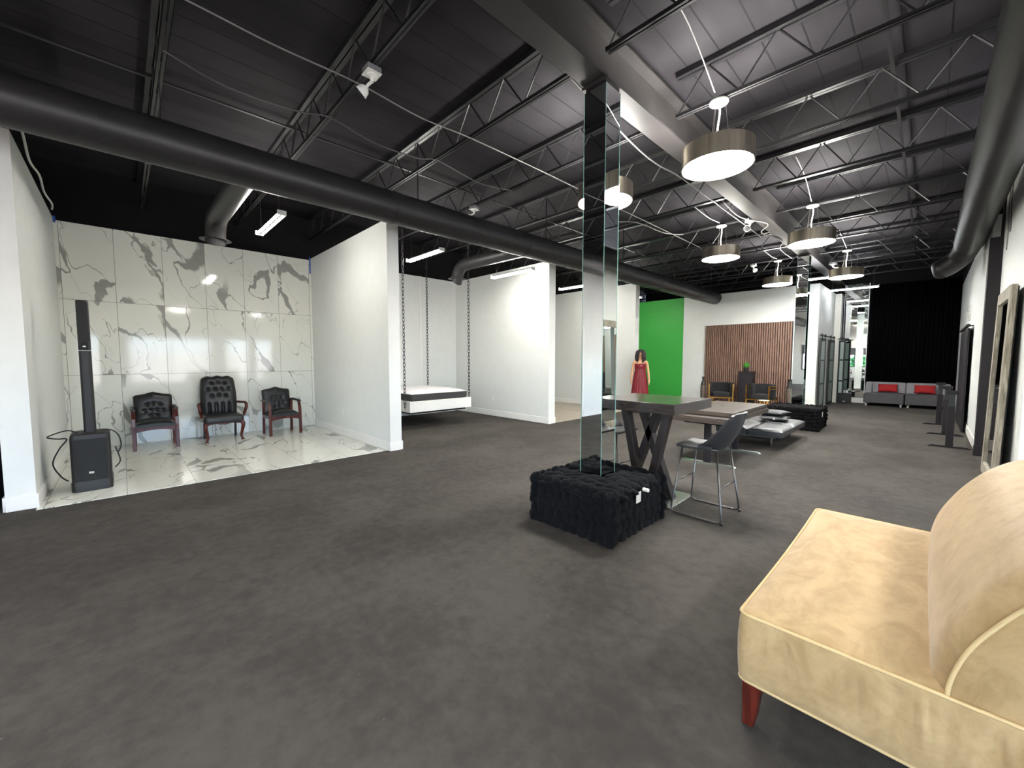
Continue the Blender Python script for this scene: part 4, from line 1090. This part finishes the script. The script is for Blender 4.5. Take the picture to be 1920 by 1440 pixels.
# drape
m = MB(); n = 180; rg0, rg1 = [], []
for i in range(n + 1):
    x = -1.44 + 1.98 * i / n; y = 17.9 + .025 * math.sin(i * .75) + .008 * math.sin(i * 1.9)
    rg0.append(V(x, y, .02)); rg1.append(V(x, y, 3.9))
m.ring_faces([rg0, rg1], False, False)
o = m.build('blackout_curtain', CURT, smooth=180); sl = o.modifiers.new('s', 'SOLIDIFY'); sl.thickness = .008
tag(o, 'black full-height drape hanging behind the grey sofa', 'curtain')
def make_sofa(lab, mirror):
    t = thing('modular_sofa', lab, 'sofa', group='grey corner sofa modules')
    s = -1 if mirror else 1
    # local: faces -Y; arm at -X for s=1
    MB().rbox(-.465, .465, -.40 + .0, .42, [(.10, .01), (.11, 0), (.36, 0), (.39, .008), (.405, .03), (.41, .1)], .03).build('seat', SOFAD, t)
    MB().rbox(-.475, .475, .27, .44, [(.095, .0), (.70, 0), (.725, .01), (.735, .04)], .03).build('backrest', SOFAL, t)
    x0, x1 = (-.475, -.31) if s > 0 else (.31, .475)
    m = MB().extr([(-.15, .10), (.43, .10), (.43, .72), (.25, .72)], 0, x0, x1); m.build('armrest', SOFAL, t, bevel=.02, seg=3)
    for x, y in ((-.40, -.30), (.40, -.30), (-.40, .36), (.40, .36)):
        MB().lathe([(.022, 0), (.03, .085), (.06, .09), (.06, .1)], (x, y, 0), 16).build('foot', PLASTW, t)
    return t
sa = make_sofa('grey sofa module nearest the tall mirror', False); sa.location = (-.955, 17.36, 0)
sb_ = make_sofa('grey sofa module nearest the side wall', True); sb_.location = (0.0, 17.36, 0)
def pillow(x, y, z, rx, rz, lab):
    t = cushion('throw_pillow', x, y, z, .46, .26, .12, REDF, 0, lab, 'pillow', 'red lumbar pillows on the grey sofa')
    t.rotation_euler = (rx, 0, rz)
pillow(-.89, 17.54, .54, math.radians(72), .06, 'red lumbar pillow on the sofa module by the mirror')
pillow(-.06, 17.54, .54, math.radians(72), -.03, 'red lumbar pillow on the sofa module by the side wall')

# ------------------------------------------------------------------ side wall things
def make_tleg(lab):
    t = thing('desk_leg_stand', lab, 'stand', group='loose black desk leg stands')
    MB().box(-.045, .045, -.03, .03, .03, .70).build('outer_column', BLKCOL, t, bevel=.003)
    MB().box(-.035, .035, -.022, .022, .70, .90).build('inner_column', STEEL, t)
    MB().box(-.07, .07, -.05, .05, .90, .96).build('top_bracket', BLKCOL, t)
    m = MB().extr([(-.25, 0), (.25, 0), (.25, .01), (.2, .03), (-.2, .03), (-.25, .01)], 1, -.035, .035); m.build('foot', BLKCOL, t)
    return t
q = make_tleg('black T-foot desk leg standing nearest the pilaster'); q.location = (.29, 9.95, 0)
dup(q, (.27, 11.55, 0), 0, 'black T-foot desk leg standing between the other two', 'loose black desk leg stands')
dup(q, (.20, 13.2, 0), 0, 'black T-foot desk leg standing nearest the grey sofa', 'loose black desk leg stands')
t = thing('leaning_mirror', 'tall floor mirror in a weathered wood frame leaning on the wall', 'mirror', (.592, 7.64, 0))
LM = Matrix.Rotation(math.radians(1.0), 4, 'Y')
w, h, s = .62, 2.31, .14
def lb(*a): return MB().box(*a).xf(LM)
m = MB().box(-.05, 0, -w, -w + s, 0, h).box(-.05, 0, w - s, w, 0, h).box(-.05, 0, -w + s, w - s, 0, s).box(-.05, 0, -w + s, w - s, h - s, h).xf(LM)
m.build('frame', RUSTIC, t, bevel=.006)
lb(-.03, -.02, -w + s, w - s, s, h - s).build('glass', MIRR, t)
lb(-.019, .012, -w + .02, w - .02, .02, h - .02).build('backing', BLKCOL, t)
d = struct(B(.50, .53, 12.1, 14.6, .02, 2.1).build('door_5', BLKCOL, bevel=.003), 'dark sliding panel door on the far side wall', 'door')
t = thing('barn_door_rail', 'black rail end over the dark side wall panel', 'door rail')
MB().tube([(.50, 12.0, 2.15), (.50, 14.7, 2.15)], .03, 10).build('track', PLASTB, t)
m = MB()
for y in (12.2, 14.4): m.tube([(.50, y, 2.15), (.58, y, 2.15)], .012, 8)
m.build('standoff', PLASTB, t)
for z, y, lb_ in ((2.62, 13.8, 'upper small grey control box on the far side wall'), (2.40, 13.4, 'lower small grey control box on the far side wall')):
    t = thing('wall_switch', lb_, 'switch', (.58, y, z), 0, 'grey control boxes'); MB().box(-.03, 0, -.06, .06, -.07, .07).build('body', BADGE, t, bevel=.004); MB().box(-.034, -.03, -.02, .02, -.02, .02).build('button', PLASTB, t)
for k in range(2):
    o = MB().tube(smoothpts([(.67, 8.9 - .25 * k, 3.9), (.67, 8.95 - .25 * k, 3.6), (.67, 8.85 - .25 * k, 3.3), (.67, 8.9 - .25 * k, 3.0 + .2 * k)]), .006, 6).build('conduit_cord', CORDW, smooth=180); tag(o, 'pale cable running down the white wall, %s the pilaster' % ('nearest' if k == 0 else 'further from'), 'cable', 'cables on the near side wall')

# ------------------------------------------------------------------ entrance side (seen in the mirrors)
def make_red(lab):
    t = thing('office_chair', lab, 'chair', group='red cantilever chairs by the front window')
    MB().pad(lambda u, v: V((u - .5) * .44, -.22 + .44 * v, .46 + .02 * math.sin(PI * u)), lambda u, v: V((u - .5) * .44, -.22 + .44 * v, .42), 8, 8).build('seat', REDF, t)
    MB().pad(lambda u, v: V((u - .5) * .42, .20 + .10 * v, .56 + .42 * v), lambda u, v: V((u - .5) * .42, .23 + .10 * v, .56 + .42 * v), 8, 8).build('backrest', REDF, t)
    for s in (-1, 1):
        MB().tube(rounded([(s * .23, .28, .8), (s * .23, .2, .44), (s * .23, -.2, .42), (s * .23, -.05, .012), (s * .23, .28, .012)], .05), .012, 8).build('leg', PLASTB, t)
        MB().tube(rounded([(s * .25, .22, .66), (s * .25, -.15, .66), (s * .25, -.16, .44)], .04), .014, 8).build('armrest', PLASTB, t)
    return t
r_ = make_red('red chair by the front window nearest the office'); r_.location = (-4.2, -2.7, 0); r_.rotation_euler = (0, 0, 1.2)
dup(r_, (-3.35, -2.9, 0), -1.3, 'red chair by the front window nearest the entrance', 'red cantilever chairs by the front window')
t = thing('roller_blind', 'grey roller blind half down over the front window', 'blind')
MB().box(-5.2, -2.9, YS + .03, YS + .04, 1.75, 2.3).build('fabric', BLIND, t); MB().tube([(-5.2, YS + .04, 2.32), (-2.9, YS + .04, 2.32)], .03, 12).build('roller', PLASTW, t)
t = thing('hanging_chandelier', 'small pink glowing chandelier near the front window', 'chandelier', (-3.5, -2.6, 0))
MB().tube([(0, 0, 2.55), (0, 0, 4.56)], .006, 6).build('stem', CHROME, t)
m = MB(); rr = random.Random(3)
for k in range(40):
    a = rr.random() * 2 * PI; r = .1 + .3 * rr.random(); m.ell((r * math.cos(a), r * math.sin(a), 2.35 + .2 * rr.random() - r * .2), (.03, .03, .03), 8, 5)
m.build('bulb_cluster', GLOWC, t)
MB().lathe([(.3, 2.55), (.3, 2.56), (.28, 2.56), (.28, 2.55), (.3, 2.55)], seg=24, caps=False).build('ring', CHROME, t)
for k, (x, r) in enumerate(((-6.4, .8), (-4.0, .9), (-1.6, .8), (0.8, .9))):
    t = thing('outside_shrub', 'green shrub outside, %s' % ('past the office end of the front wall', 'behind the red chairs window', 'behind the middle front window', 'by the middle of the front wall')[k], 'shrub', (x, YS - 2.4, 0))
    m = MB(); rr = random.Random(k)
    for i in range(60):
        d = V(rr.gauss(0, 1), rr.gauss(0, 1), rr.gauss(0, 1)).normalized() * r * rr.random() ** .4
        m.ell(V(0, 0, 1.0) + V(d.x, d.y * .6, d.z * .8 + .0), (.2, .2, .16), 7, 5)
    m.build('foliage', LEAFM, t); MB().tube([(0, 0, 0), (0, 0, .9)], .05, 8).build('stem', REDWOOD, t)

# ------------------------------------------------------------------ world, camera, colour
w = bpy.data.worlds.new('sky'); SC.world = w; w.use_nodes = True; nt = w.node_tree; nt.nodes.clear()
sky = nt.nodes.new('ShaderNodeTexSky'); sky.sky_type = 'HOSEK_WILKIE' if hasattr(sky, 'sky_type') else 'NISHITA'
sky.sun_direction = Vector((.3, -.4, .85)).normalized(); sky.turbidity = 4
bg = nt.nodes.new('ShaderNodeBackground'); bg.inputs[1].default_value = 10.0
wo = nt.nodes.new('ShaderNodeOutputWorld'); nt.links.new(sky.outputs[0], bg.inputs[0]); nt.links.new(bg.outputs[0], wo.inputs[0])

cd = bpy.data.cameras.new('camera'); cam = bpy.data.objects.new('camera', cd); COL.objects.link(cam)
cd.sensor_fit = 'HORIZONTAL'; cd.sensor_width = 36.0; cd.lens = 36.0 * 755.0 / 1920.0; cd.clip_start = .05; cd.clip_end = 200
cam.location = (0, 0, 1.5); cam.rotation_euler = (math.radians(90 - 3.64), 0, math.radians(46))
SC.camera = cam
SC.view_settings.view_transform = 'Standard'; SC.view_settings.look = 'None'; SC.view_settings.gamma = 1.0
SC.view_settings.exposure = 2.52; SC.view_settings.use_curve_mapping = False
